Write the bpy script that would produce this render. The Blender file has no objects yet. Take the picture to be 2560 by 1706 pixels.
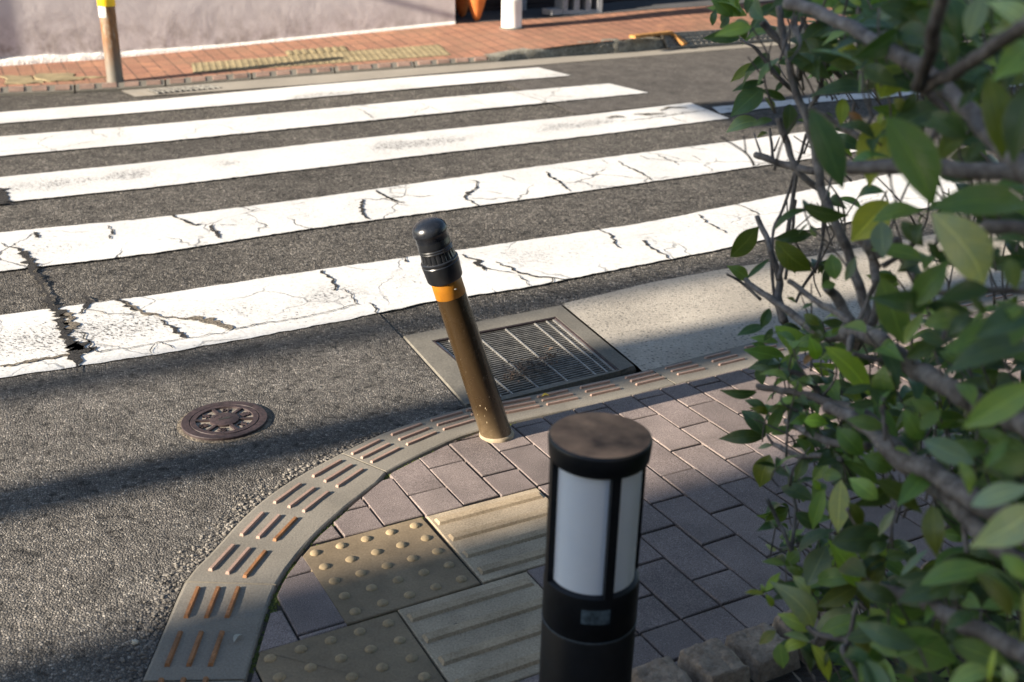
import bpy, math, random
from mathutils import Vector, Matrix, noise
from mathutils.geometry import tessellate_polygon
random.seed(7)
R = math.radians
scene = bpy.context.scene
COL = scene.collection
SRC_W, SRC_H = 2560.0, 1706.0

# ------------------------------------------------------------------ camera
F_PX, PITCH, ROLL, CAM_H = 2748.99, 0.3899, 0.01248, 1.3566
cp, sp = math.cos(PITCH), math.sin(PITCH)
FWD = Vector((0, cp, -sp)); R0 = Vector((1, 0, 0)); U0 = Vector((0, sp, cp))
RGT = R0 * math.cos(ROLL) + U0 * math.sin(ROLL)
UPV = -R0 * math.sin(ROLL) + U0 * math.cos(ROLL)
EYE = Vector((0, 0, CAM_H))

def ray(px, py):
    return FWD * F_PX + RGT * (px - SRC_W / 2) - UPV * (py - SRC_H / 2)
def G(px, py, z=0.0):
    d = ray(px, py); t = (CAM_H - z) / -d.z
    return Vector((d.x * t, d.y * t, z))
def A(px, py, depth):
    return EYE + ray(px, py) * (depth / F_PX)
def proj(P):
    v = P - EYE; w = v.dot(FWD)
    return (SRC_W / 2 + F_PX * v.dot(RGT) / w, SRC_H / 2 - F_PX * v.dot(UPV) / w)

cam_data = bpy.data.cameras.new('camera')
cam = bpy.data.objects.new('camera', cam_data); COL.objects.link(cam)
M3 = Matrix((RGT, UPV, -FWD)).transposed()
cam.matrix_world = Matrix.Translation(EYE) @ M3.to_4x4()
cam_data.sensor_width = 36.0
cam_data.lens = F_PX / SRC_W * 36.0
cam_data.clip_start = 0.05; cam_data.clip_end = 500
cam_data.dof.use_dof = True
cam_data.dof.focus_distance = 2.85
cam_data.dof.aperture_fstop = 4.0
scene.camera = cam

# ------------------------------------------------------------------ light
SUN_AZ = R(27.5); SUN_EL = R(21.5)
TO_SUN = Vector((-math.cos(SUN_AZ) * math.cos(SUN_EL), -math.sin(SUN_AZ) * math.cos(SUN_EL), math.sin(SUN_EL)))
SH = Vector((math.cos(SUN_AZ), math.sin(SUN_AZ), 0)); SN = Vector((-SH.y, SH.x, 0))
sd = bpy.data.lights.new('sun', 'SUN'); sd.energy = 5.0; sd.angle = R(0.53); sd.color = (1.0, 0.885, 0.735)
so = bpy.data.objects.new('sun', sd); COL.objects.link(so)
so.rotation_euler = (-TO_SUN).to_track_quat('-Z', 'Y').to_euler()
so.location = TO_SUN * 40
w = bpy.data.worlds.new('World'); scene.world = w; w.use_nodes = True
nt = w.node_tree; bg = nt.nodes['Background']
sky = nt.nodes.new('ShaderNodeTexSky'); sky.sky_type = 'NISHITA'; sky.sun_disc = False
sky.sun_elevation = SUN_EL; sky.sun_rotation = math.atan2(TO_SUN.x, TO_SUN.y)
sky.air_density = 1.0; sky.dust_density = 0.4
nt.links.new(sky.outputs[0], bg.inputs[0]); bg.inputs[1].default_value = 0.072
scene.view_settings.view_transform = 'Standard'; scene.view_settings.look = 'None'
scene.view_settings.gamma = 1.0; scene.view_settings.exposure = 1.7
scene.cycles.use_denoising = True
scene.cycles.denoising_input_passes = 'RGB_ALBEDO_NORMAL'; scene.cycles.denoising_prefilter = 'ACCURATE'
scene.cycles.max_bounces = 6; scene.cycles.transparent_max_bounces = 6

# ------------------------------------------------------------------ materials
class NT:
    def __init__(s, name):
        s.m = bpy.data.materials.new(name); s.m.use_nodes = True
        s.t = s.m.node_tree; s.b = s.t.nodes['Principled BSDF']; s.out = s.t.nodes['Material Output']
        s._tc = None
    def n(s, typ, ins=None, **kw):
        nd = s.t.nodes.new('ShaderNode' + typ)
        for k, v in kw.items(): setattr(nd, k, v)
        for k, v in (ins or {}).items(): s.set(nd.inputs[k], v)
        return nd
    def set(s, sock, v):
        if isinstance(v, bpy.types.NodeSocket): s.t.links.new(v, sock)
        elif isinstance(v, bpy.types.Node): s.t.links.new(v.outputs[0], sock)
        else:
            if sock.type == 'RGBA' and len(v) == 3: v = (*v, 1)
            sock.default_value = v
    def co(s, kind='Object'):
        if s._tc is None: s._tc = s.t.nodes.new('ShaderNodeTexCoord')
        return s._tc.outputs[kind]
    def noise(s, scale, detail=4, rough=.55, co=None, dist=0):
        return s.n('TexNoise', {'Vector': co or s.co(), 'Scale': scale, 'Detail': detail, 'Roughness': rough, 'Distortion': dist}).outputs['Fac']
    def vor(s, scale, out='Distance', feature='F1', co=None, rnd=1.0):
        nd = s.n('TexVoronoi', {'Vector': co or s.co(), 'Scale': scale, 'Randomness': rnd}, feature=feature)
        return nd.outputs[out]
    def ramp(s, fac, stops, interp='LINEAR'):
        nd = s.n('ValToRGB', {'Fac': fac}); r = nd.color_ramp; r.interpolation = interp
        while len(r.elements) < len(stops): r.elements.new(.5)
        for e, (p, c) in zip(r.elements, stops):
            e.position = p; e.color = (c, c, c, 1) if isinstance(c, (int, float)) else (*c, 1)
        return nd.outputs[0]
    def mix(s, fac, a, b, mode='MIX'):
        nd = s.n('Mix', data_type='RGBA', blend_type=mode)
        s.set(nd.inputs[0], fac); s.set(nd.inputs[6], a); s.set(nd.inputs[7], b)
        return nd.outputs[2]
    def math(s, op, a, b=0.0, c=None, clamp=False):
        nd = s.n('Math', operation=op, use_clamp=clamp); s.set(nd.inputs[0], a); s.set(nd.inputs[1], b)
        if c is not None: s.set(nd.inputs[2], c)
        return nd.outputs[0]
    def sep(s, col, i=0):
        return s.n('SeparateColor', {0: col}).outputs[i]
    def bump(s, h, strength=.5, dist=.01, prev=None):
        nd = s.n('Bump', {'Height': h, 'Strength': strength, 'Distance': dist})
        if prev is not None: s.set(nd.inputs['Normal'], prev)
        return nd.outputs[0]
    def fin(s, col=None, rough=None, normal=None, metal=None, spec=None):
        if col is not None: s.set(s.b.inputs['Base Color'], col)
        if rough is not None: s.set(s.b.inputs['Roughness'], rough)
        if normal is not None: s.set(s.b.inputs['Normal'], normal)
        if metal is not None: s.b.inputs['Metallic'].default_value = metal
        if spec is not None: s.b.inputs['Specular IOR Level'].default_value = spec
        return s.m

def asphalt(name, scale, stones, gap, bump, dist, tone=(.75, 1.25), pit=.33):
    k = NT(name)
    wob = k.n('VectorMath', {0: k.co(), 1: k.n('VectorMath', {0: k.n('TexNoise', {'Vector': k.co(), 'Scale': scale * .7}).outputs['Color'], 'Scale': .35 / scale}, operation='SCALE').outputs[0]}, operation='ADD').outputs[0]
    v = k.n('TexVoronoi', {'Vector': wob, 'Scale': scale, 'Randomness': 1.0})
    rnd = k.sep(v.outputs['Color'], 0); rnd2 = k.sep(v.outputs['Color'], 1)
    col = k.ramp(rnd, stones)
    edge = k.vor(scale, feature='DISTANCE_TO_EDGE', co=wob)
    col = k.mix(k.ramp(edge, [(.02, 1), (.15, 0)]), col, gap)
    pits = k.noise(scale * pit, 4, .65)
    col = k.mix(k.ramp(pits, [(.34, 1), (.46, 0)]), col, tuple(x * .45 for x in gap))
    tn = k.ramp(k.noise(1.3, 4, .6), [(.3, tone[0]), (.7, tone[1])])
    col = k.mix(1.0, col, tn, 'MULTIPLY')
    col = k.mix(1.0, col, k.ramp(k.noise(9, 5, .7), [(.3, .62), (.7, 1.3)]), 'MULTIPLY')
    col = k.mix(1.0, col, k.ramp(k.noise(scale * 2.5, 2), [(.3, .8), (.7, 1.2)]), 'MULTIPLY')
    hgt = k.math('ADD', k.math('MULTIPLY', k.math('MINIMUM', edge, .3), 2.0), k.math('MULTIPLY', rnd2, .9))
    hgt = k.math('ADD', hgt, k.math('MULTIPLY', pits, 2.2))
    return k.fin(col, .85, k.bump(hgt, bump, dist), spec=.3)

M = {}
M['asphalt'] = asphalt('coarse_asphalt', 120, [(0, (.080, .072, .061)), (.5, (.155, .140, .120)), (.85, (.24, .216, .185)), (1, (.38, .345, .295))], (.028, .0255, .022), .9, .010)
M['old_asphalt'] = asphalt('worn_asphalt', 150, [(0, (.088, .080, .071)), (.45, (.135, .123, .108)), (.82, (.19, .173, .15)), (1, (.30, .275, .24))], (.060, .055, .0485), .8, .007, (.75, 1.2), .30)
M['smooth_asphalt'] = asphalt('fine_asphalt', 190, [(0, (.085, .076, .066)), (.6, (.115, .104, .091)), (1, (.18, .163, .143))], (.065, .058, .051), .35, .004, (.85, 1.1))

def paint(name, wear, crack, band, bandw):
    k = NT(name)
    uv = k.co('UV'); sx = k.n('SeparateXYZ', {0: uv}); v = sx.outputs['Y']
    base = k.mix(k.ramp(k.noise(2.2, 5, .65), [(.3, 0), (.7, 1)]), (.63, .62, .59), (.50, .49, .465))
    base = k.mix(k.ramp(k.noise(48, 4, .75), [(.47, 0), (.7, .55)]), base, (.33, .315, .285))
    # rubbed band along the stripe
    bandm = k.math('SUBTRACT', 1.0, k.math('DIVIDE', k.math('ABSOLUTE', k.math('SUBTRACT', v, band)), bandw), clamp=True)
    low = k.ramp(k.noise(1.1, 3, .6), [(.40, 0), (.62, 1)])
    stretch = k.n('Mapping', {'Vector': k.co(), 'Rotation': (0, 0, -.53), 'Scale': (1.5, .7, 1)}, vector_type='TEXTURE').outputs[0]
    hi = k.noise(75, 5, .75, co=stretch)
    amt = k.math('MULTIPLY', k.math('ADD', k.math('MULTIPLY', bandm, low), .12), wear)
    thr = k.math('SUBTRACT', .69, k.math('MULTIPLY', k.math('MINIMUM', amt, 1.05), .17))
    worn = k.math('MULTIPLY', k.math('SUBTRACT', hi, thr), 16.0, clamp=True)
    # fine cracks
    wv = k.n('VectorMath', {0: k.co(), 1: k.n('VectorMath', {0: k.n('TexNoise', {'Vector': k.co(), 'Scale': 9.0, 'Detail': 4.0}).outputs['Color'], 'Scale': .13}, operation='SCALE').outputs[0]}, operation='ADD').outputs[0]
    ce = k.vor(2.6, feature='DISTANCE_TO_EDGE', co=wv)
    cm = k.math('MULTIPLY', k.ramp(ce, [(.0, 1), (.009, .6), (.016, 0)]), k.ramp(k.noise(2.1, 2), [(.44, 0), (.54, 1)]))
    cm = k.math('MULTIPLY', cm, crack)
    mask = k.math('MAXIMUM', worn, cm, clamp=True)
    col = k.mix(mask, base, k.mix(k.noise(120, 2), (.02, .02, .018), (.075, .068, .06)))
    h = k.math('SUBTRACT', k.math('MULTIPLY', k.noise(110, 3, .6), .5), k.math('MULTIPLY', mask, 1.0))
    return k.fin(col, .7, k.bump(h, .5, .005), spec=.35)
M['paint1'] = paint('road_paint_far', 1.0, .1, .15, .45)
M['paint2'] = paint('road_paint_second', .75, .5, .55, .8)
M['paint3'] = paint('road_paint_middle', 1.25, .15, .52, .42)
M['paint4'] = paint('road_paint_fourth', 1.0, 1, .5, .7)
M['paint5'] = paint('road_paint_near', .95, .55, .5, .7)

def grit(name, c1, c2, scale=160, rough=.85, bump=.35, dist=.003, mottle=3.0, tone=(.8, 1.2), spots=None, spec=.3):
    k = NT(name)
    col = k.mix(k.ramp(k.noise(scale, 3, .7), [(.3, 0), (.7, 1)]), c1, c2)
    if spots: col = k.mix(k.ramp(k.vor(spots[0]), [(.0, 1), (spots[1], 0)]), col, spots[2])
    col = k.mix(1.0, col, k.ramp(k.noise(mottle, 5, .6), [(.3, tone[0]), (.7, tone[1])]), 'MULTIPLY')
    return k.fin(col, rough, k.bump(k.noise(scale * .8, 4, .7), bump, dist), spec=spec)
M['kerb'] = grit('kerb_concrete', (.145, .130, .105), (.225, .203, .166), 220, mottle=4, tone=(.74, 1.15))
M['kerb_far'] = grit('weathered_kerb', (.10, .095, .07), (.30, .28, .23), 60, mottle=9, tone=(.55, 1.3), bump=.8, dist=.01)
M['drain_conc'] = grit('drain_concrete', (.105, .097, .08), (.175, .16, .132), 130, mottle=5, tone=(.75, 1.15))
M['gutter'] = grit('gutter_concrete', (.25, .225, .185), (.40, .36, .30), 150, mottle=4, tone=(.78, 1.15), spots=(62, .36, (.06, .055, .048)), bump=.7, dist=.004)
M['gutter_far'] = grit('far_gutter_concrete', (.21, .19, .155), (.29, .262, .218), 80, mottle=2, tone=(.85, 1.1))
M['bar_pink'] = grit('pink_resin', (.25, .165, .125), (.34, .23, .18), 200, rough=.6)
M['bar_dull'] = grit('faded_resin', (.26, .17, .13), (.36, .25, .2), 60, mottle=6, tone=(.6, 1.2))
M['bar_orange'] = grit('orange_resin', (.19, .085, .034), (.29, .135, .055), 200, rough=.6, mottle=25, tone=(.6, 1.3))
M['tile_dome'] = grit('ochre_tile', (.165, .124, .076), (.235, .178, .112), 190, mottle=7, tone=(.68, 1.18))
M['tile_bar'] = grit('buff_tile', (.22, .172, .112), (.44, .355, .25), 230, mottle=8, tone=(.75, 1.2))
M['dome_top'] = grit('pale_dome', (.235, .175, .10), (.31, .238, .142), 190, mottle=30, tone=(.8, 1.15))  # domes paler than the tile body so they stand out
M['bar_top'] = grit('ochre_bar', (.23, .172, .105), (.40, .315, .21), 230, mottle=9, tone=(.75, 1.2))
M['tile_far'] = grit('yellow_tile', (.21, .168, .092), (.29, .235, .135), 60, mottle=8, tone=(.6, 1.2))
M['soil'] = grit('dark_soil', (.018, .013, .009), (.05, .036, .026), 60, bump=1, dist=.03, mottle=9)
M['bed'] = grit('joint_dirt', (.02, .018, .014), (.06, .05, .038), 120, mottle=5)
M['crack'] = grit('crack_shade_grit', (.008, .008, .008), (.04, .036, .032), 90, bump=1, dist=.01)  # near-black paints the shadow inside cracks; also used for worn smears
M['chip'] = grit('exposed_grit', (.03, .026, .02), (.24, .2, .15), 110, bump=1, dist=.01, mottle=20)
M['stone'] = grit('edging_stone', (.20, .145, .10), (.37, .285, .21), 70, bump=.9, dist=.012, mottle=16, tone=(.65, 1.25))
M['moss'] = grit('moss', (.03, .045, .008), (.10, .12, .025), 90, bump=1, dist=.01, mottle=20, tone=(.5, 1.4))
M['pebble'] = grit('pebble', (.07, .064, .057), (.22, .2, .172), 12, mottle=30, tone=(.6, 1.4))
M['ground'] = grit('ground_dirt', (.09, .085, .078), (.13, .12, .11), 40)

def paver_mat():
    k = NT('paver_concrete')
    geo = k.n('NewGeometry')
    rnd = geo.outputs['Random Per Island']
    base = k.ramp(rnd, [(0, (.150, .120, .108)), (.5, (.192, .152, .136)), (1, (.24, .192, .170))])
    grain = k.noise(420, 3, .75)
    col = k.mix(k.ramp(grain, [(.36, 1), (.5, 0)]), base, (.075, .062, .060))
    col = k.mix(k.ramp(grain, [(.56, 0), (.72, 1)]), col, (.42, .36, .33))
    col = k.mix(1.0, col, k.ramp(k.noise(5, 5, .65), [(.3, .70), (.7, 1.2)]), 'MULTIPLY')
    return k.fin(col, .85, k.bump(k.noise(350, 3, .7), .5, .002), spec=.3)
M['paver'] = paver_mat()

def brick_mat():
    k = NT('red_brick_paving')
    mp = k.n('Mapping', {'Vector': k.co(), 'Rotation': (0, 0, -R(26))})
    br = k.n('TexBrick', {'Vector': mp.outputs[0], 'Color1': (.30, .148, .094, 1), 'Color2': (.225, .112, .074, 1), 'Mortar': (.10, .06, .045, 1), 'Scale': 1.0, 'Mortar Size': .006, 'Mortar Smooth': .1, 'Bias': 0.0, 'Brick Width': .11, 'Row Height': .22})
    br.offset = 0.0
    col = k.mix(k.ramp(k.noise(2.2, 5, .65), [(.45, 0), (.7, .65)]), br.outputs['Color'], (.22, .135, .085))
    col = k.mix(k.ramp(k.noise(3.7, 4, .6, dist=1), [(.56, 0), (.68, .7)]), col, (.38, .19, .11))
    col = k.mix(1.0, col, k.ramp(k.noise(60, 3, .7), [(.3, .8), (.7, 1.2)]), 'MULTIPLY')
    return k.fin(col, .85, k.bump(k.math('SUBTRACT', k.noise(50, 3), br.outputs['Fac']), .6, .01), spec=.25)
M['brick'] = brick_mat()

def stucco_mat():
    k = NT('mauve_render')
    base = k.mix(k.ramp(k.noise(1.6, 5, .6), [(.3, 0), (.7, 1)]), (.53, .485, .475), (.575, .527, .515))
    z = k.n('SeparateXYZ', {0: k.co()}).outputs['Z']
    dirt = k.math('MULTIPLY', k.ramp(z, [(.15, 1), (.45, 0)]), k.ramp(k.noise(9, 5, .65), [(.42, 0), (.66, .75)]))
    col = k.mix(dirt, base, (.23, .19, .165))
    h = k.math('ADD', k.math('MULTIPLY', k.noise(3.4, 3, .5, dist=.4), 1.0), k.math('MULTIPLY', k.noise(30, 3, .6), .03))
    return k.fin(col, .9, k.bump(h, .22, .045), spec=.2)
M['stucco'] = stucco_mat()
M['footing'] = grit('white_footing', (.72, .68, .62), (.84, .81, .76), 50, bump=.8, dist=.02, mottle=12, tone=(.8, 1.05))

def simple(name, col, rough=.5, metal=0, spec=.5, n=30, amt=.25, bump=0, dist=.002, coat=0):
    k = NT(name)
    c = k.mix(k.ramp(k.noise(n, 4, .6), [(.3, 0), (.7, 1)]), tuple(x * (1 - amt) for x in col), tuple(min(1, x * (1 + amt)) for x in col))
    nm = k.bump(k.noise(n * 3, 4), bump, dist) if bump else None
    k.b.inputs['Coat Weight'].default_value = coat
    return k.fin(c, rough, nm, metal, spec)
def bollard_mat():
    k = NT('brown_painted_steel')
    base = k.mix(k.noise(6, 4), (.026, .0155, .0065), (.037, .0225, .0095))
    st = k.n('Mapping', {'Vector': k.co(), 'Scale': (1, 1, .35)}).outputs[0]
    z = k.n('SeparateXYZ', {0: k.co()}).outputs['Z']
    amt = k.ramp(z, [(0, .30), (.32, .05)])
    chips = k.ramp(k.math('ADD', k.vor(150, co=st), k.math('SUBTRACT', .16, k.math('MULTIPLY', amt, .5))), [(.17, 1), (.23, 0)])
    gate = k.ramp(k.noise(24, 4, .8), [(.53, 0), (.60, 1)])
    chips = k.math('MULTIPLY', chips, gate)
    col = k.mix(chips, base, (.50, .40, .26))
    col = k.mix(k.math('MULTIPLY', k.ramp(z, [(0, .8), (.10, 0)]), k.noise(25, 4)), col, (.26, .19, .11))
    return k.fin(col, k.ramp(k.noise(40, 4), [(.3, .18), (.7, .32)]), k.bump(k.noise(160, 3), .08, .001), spec=.5)
M['bollard'] = bollard_mat()
M['cap'] = simple('black_cap_paint', (.009, .010, .012), .30, n=60, bump=.15, dist=.001)
def dome_cap_mat():
    k = NT('worn_black_cap')
    g = k.n('NewGeometry'); up = k.n('SeparateXYZ', {0: g.outputs['Normal']}).outputs['Z']
    col = k.mix(k.ramp(k.noise(30, 5, .7), [(.5, 0), (.75, .6)]), (.008, .0095, .013), (.024, .027, .032))
    return k.fin(col, k.ramp(k.noise(50, 4), [(.3, .2), (.7, .38)]), k.bump(k.noise(90, 4), .12, .002), spec=.45)
M['cap_dome'] = dome_cap_mat()
M['amber'] = simple('amber_reflective_tape', (.30, .115, .006), .45, n=25, amt=.2, bump=.1)
M['ring'] = simple('mortar_ring', (.26, .205, .135), .8, n=60, amt=.3, bump=.4)
M['lamp_black'] = simple('satin_black_metal', (.0065, .0072, .009), .45, n=50, amt=.3, bump=.1, dist=.001, spec=.4)
M['lamp_edge'] = simple('scuffed_black_metal', (.045, .055, .06), .5, n=90, amt=.5, bump=.1)
def lamp_top_mat():
    k = NT('dusty_lamp_top')
    d = k.ramp(k.noise(15, 4, .55, dist=.2), [(.28, 0), (.66, 1)])
    col = k.mix(d, (.13, .078, .050), (.54, .30, .165))
    return k.fin(col, .85, k.bump(k.noise(120, 4), .2, .002), spec=.2)
M['lamp_top'] = lamp_top_mat()
k = NT('opal_diffuser')
M['opal'] = k.fin(k.mix(k.noise(20, 3), (.68, .73, .79), (.76, .80, .84)), .35, spec=.5)
M['sticker'] = simple('faded_sticker', (.075, .105, .125), .5, n=120, amt=.6)
M['iron'] = simple('cast_iron', (.034, .022, .022), .6, metal=.0, n=70, amt=.5, bump=.5, dist=.002, spec=.4)
M['lid_fill'] = grit('sandy_lid_fill', (.15, .13, .105), (.28, .245, .20), 240, mottle=30, tone=(.7, 1.2))
M['galv'] = simple('galvanised_steel', (.28, .27, .25), .5, metal=.55, n=50, amt=.35, bump=.3)
M['galv_dirty'] = simple('dirty_galvanised_steel', (.16, .155, .14), .6, metal=.3, n=40, amt=.6, bump=.3)
M['galv_mid'] = simple('weathered_galvanised_steel', (.15, .142, .125), .6, metal=.2, n=40, amt=.45, bump=.3)
M['pit'] = simple('dark_pit', (.012, .012, .011), .9, n=10)  # even near-black; flat plates of it stand for lid slot and grate opening
M['rust'] = simple('rusty_steel', (.33, .155, .04), .85, n=25, amt=.6, bump=.6, dist=.004)
def pole_mat():
    k = NT('peeling_brown_post')
    st = k.n('Mapping', {'Vector': k.co(), 'Scale': (1, 1, .3)}).outputs[0]
    n1 = k.noise(22, 5, .7, co=st)
    col = k.mix(k.ramp(n1, [(.42, 0), (.52, 1)]), (.27, .21, .15), (.21, .095, .035))
    col = k.mix(k.ramp(k.noise(35, 5, .7, co=st), [(.55, 0), (.66, 1)]), col, (.09, .055, .035))
    z = k.n('SeparateXYZ', {0: k.co()}).outputs['Z']
    col = k.mix(k.ramp(z, [(.10, 1), (.34, 0)]), col, (.14, .125, .10))
    return k.fin(col, .6, k.bump(n1, .4, .006), spec=.35)
M['old_pole'] = pole_mat()
M['yellow'] = simple('yellow_sleeve', (.80, .50, .004), .45, n=8, amt=.1)
M['white_band'] = simple('white_tape', (.75, .70, .62), .6, n=40, amt=.3)
M['white_pipe'] = simple('white_pvc', (.80, .78, .73), .45, n=6, amt=.06)
def terracotta():
    k = NT('terracotta'); z = k.n('SeparateXYZ', {0: k.co()}).outputs['Z']
    col = k.mix(k.ramp(k.noise(9, 5, .6), [(.3, 0), (.7, 1)]), (.44, .12, .025), (.56, .18, .045))
    return k.fin(col, .7, k.bump(k.noise(60, 4), .2, .004), spec=.35)
M['terracotta'] = terracotta()
M['block'] = grit('cinder_block', (.22, .23, .24), (.38, .39, .39), 60, bump=.8, dist=.01)
def dark_wood():
    k = NT('dark_slatted_boards')
    z = k.n('SeparateXYZ', {0: k.co()}).outputs['Z']
    slat = k.math('FRACT', k.math('MULTIPLY', z, 9.0))
    col = k.mix(k.noise(8, 5, .7), (.018, .012, .013), (.042, .028, .027))
    return k.fin(col, .7, k.bump(k.ramp(slat, [(.0, 0), (.08, 1), (.92, 1), (1, 0)]), .8, .02), spec=.3)
M['dark_wood'] = dark_wood()
M['porch'] = grit('dark_porch_floor', (.05, .05, .052), (.09, .088, .09), 50)
M['plaster'] = simple('grey_plaster', (.40, .38, .35), .9, n=3, amt=.15, bump=.3)
M['glass'] = simple('window_glass', (.03, .04, .05), .08, n=2)
M['concrete_pole'] = grit('pole_concrete', (.32, .31, .29), (.40, .39, .37), 60)
M['sign'] = simple('sign_face', (.05, .12, .35), .5, n=3, amt=.05)
M['dry_leaf'] = simple('dry_leaf', (.105, .072, .05), .85, n=25, amt=.75)
M['twig'] = simple('twig_bark', (.11, .09, .07), .9, n=60, amt=.5)
M['pale_leaf'] = simple('pale_leaf', (.38, .37, .31), .8, n=60, amt=.3)
M['yellow_leaf'] = simple('yellow_leaf', (.55, .40, .04), .7, n=60, amt=.4)
M['gum'] = simple('black_gum', (.015, .016, .02), .7, n=60)
def bark():
    k = NT('grey_bark')
    col = k.mix(k.ramp(k.noise(45, 5, .7), [(.35, 0), (.7, 1)]), (.10, .086, .077), (.32, .29, .265))
    col = k.mix(k.ramp(k.noise(7, 3), [(.45, 0), (.65, .7)]), col, (.055, .045, .038))
    return k.fin(col, .85, k.bump(k.noise(120, 5, .7), .6, .004), spec=.25)
M['bark'] = bark()
def leaf_mat():
    k = NT('glossy_leaf')
    at = k.n('Attribute', attribute_name='tint')
    uv = k.n('SeparateXYZ', {0: k.co('UV')}); u, v = uv.outputs['X'], uv.outputs['Y']
    av = k.math('ABSOLUTE', k.math('SUBTRACT', v, .5))
    col = k.mix(k.ramp(k.noise(55, 4, .6), [(.35, 0), (.75, .55)]), at.outputs['Color'], k.mix(1.0, at.outputs['Color'], (1.7, 1.35, .75), 'MULTIPLY'))
    rib = k.ramp(av, [(.012, 1), (.035, 0)])
    col = k.mix(k.math('MULTIPLY', rib, .5), col, k.mix(1.0, at.outputs['Color'], (2.6, 2.2, 1.8), 'MULTIPLY'))
    vein = k.math('FRACT', k.math('ADD', k.math('MULTIPLY', u, 9.0), k.math('MULTIPLY', av, -5.0)))
    vm = k.ramp(vein, [(0, 1), (.08, 0), (.92, 0), (1, 1)])
    col = k.mix(k.math('MULTIPLY', vm, .22), col, k.mix(1.0, at.outputs['Color'], (1.8, 1.6, 1.3), 'MULTIPLY'))
    edge = k.ramp(av, [(.40, 0), (.5, .35)])
    col = k.mix(k.math('MULTIPLY', edge, k.noise(30, 3)), col, (.30, .26, .06))
    h = k.math('ADD', k.math('MULTIPLY', vm, -.8), k.math('ADD', k.math('MULTIPLY', rib, -1.0), k.math('MULTIPLY', k.noise(45, 3), .9)))
    k.fin(col, k.ramp(k.noise(35, 3), [(.3, .30), (.7, .52)]), k.bump(h, .45, .005), spec=.55)
    tr = k.n('BsdfTranslucent', {'Color': k.mix(1.0, col, (1.5, 1.7, .6), 'MULTIPLY')})
    mx = k.n('MixShader', {0: .22, 1: k.b.outputs[0], 2: tr.outputs[0]})
    k.t.links.new(mx.outputs[0], k.out.inputs[0])
    return k.m
M['leaf'] = leaf_mat()

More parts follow.
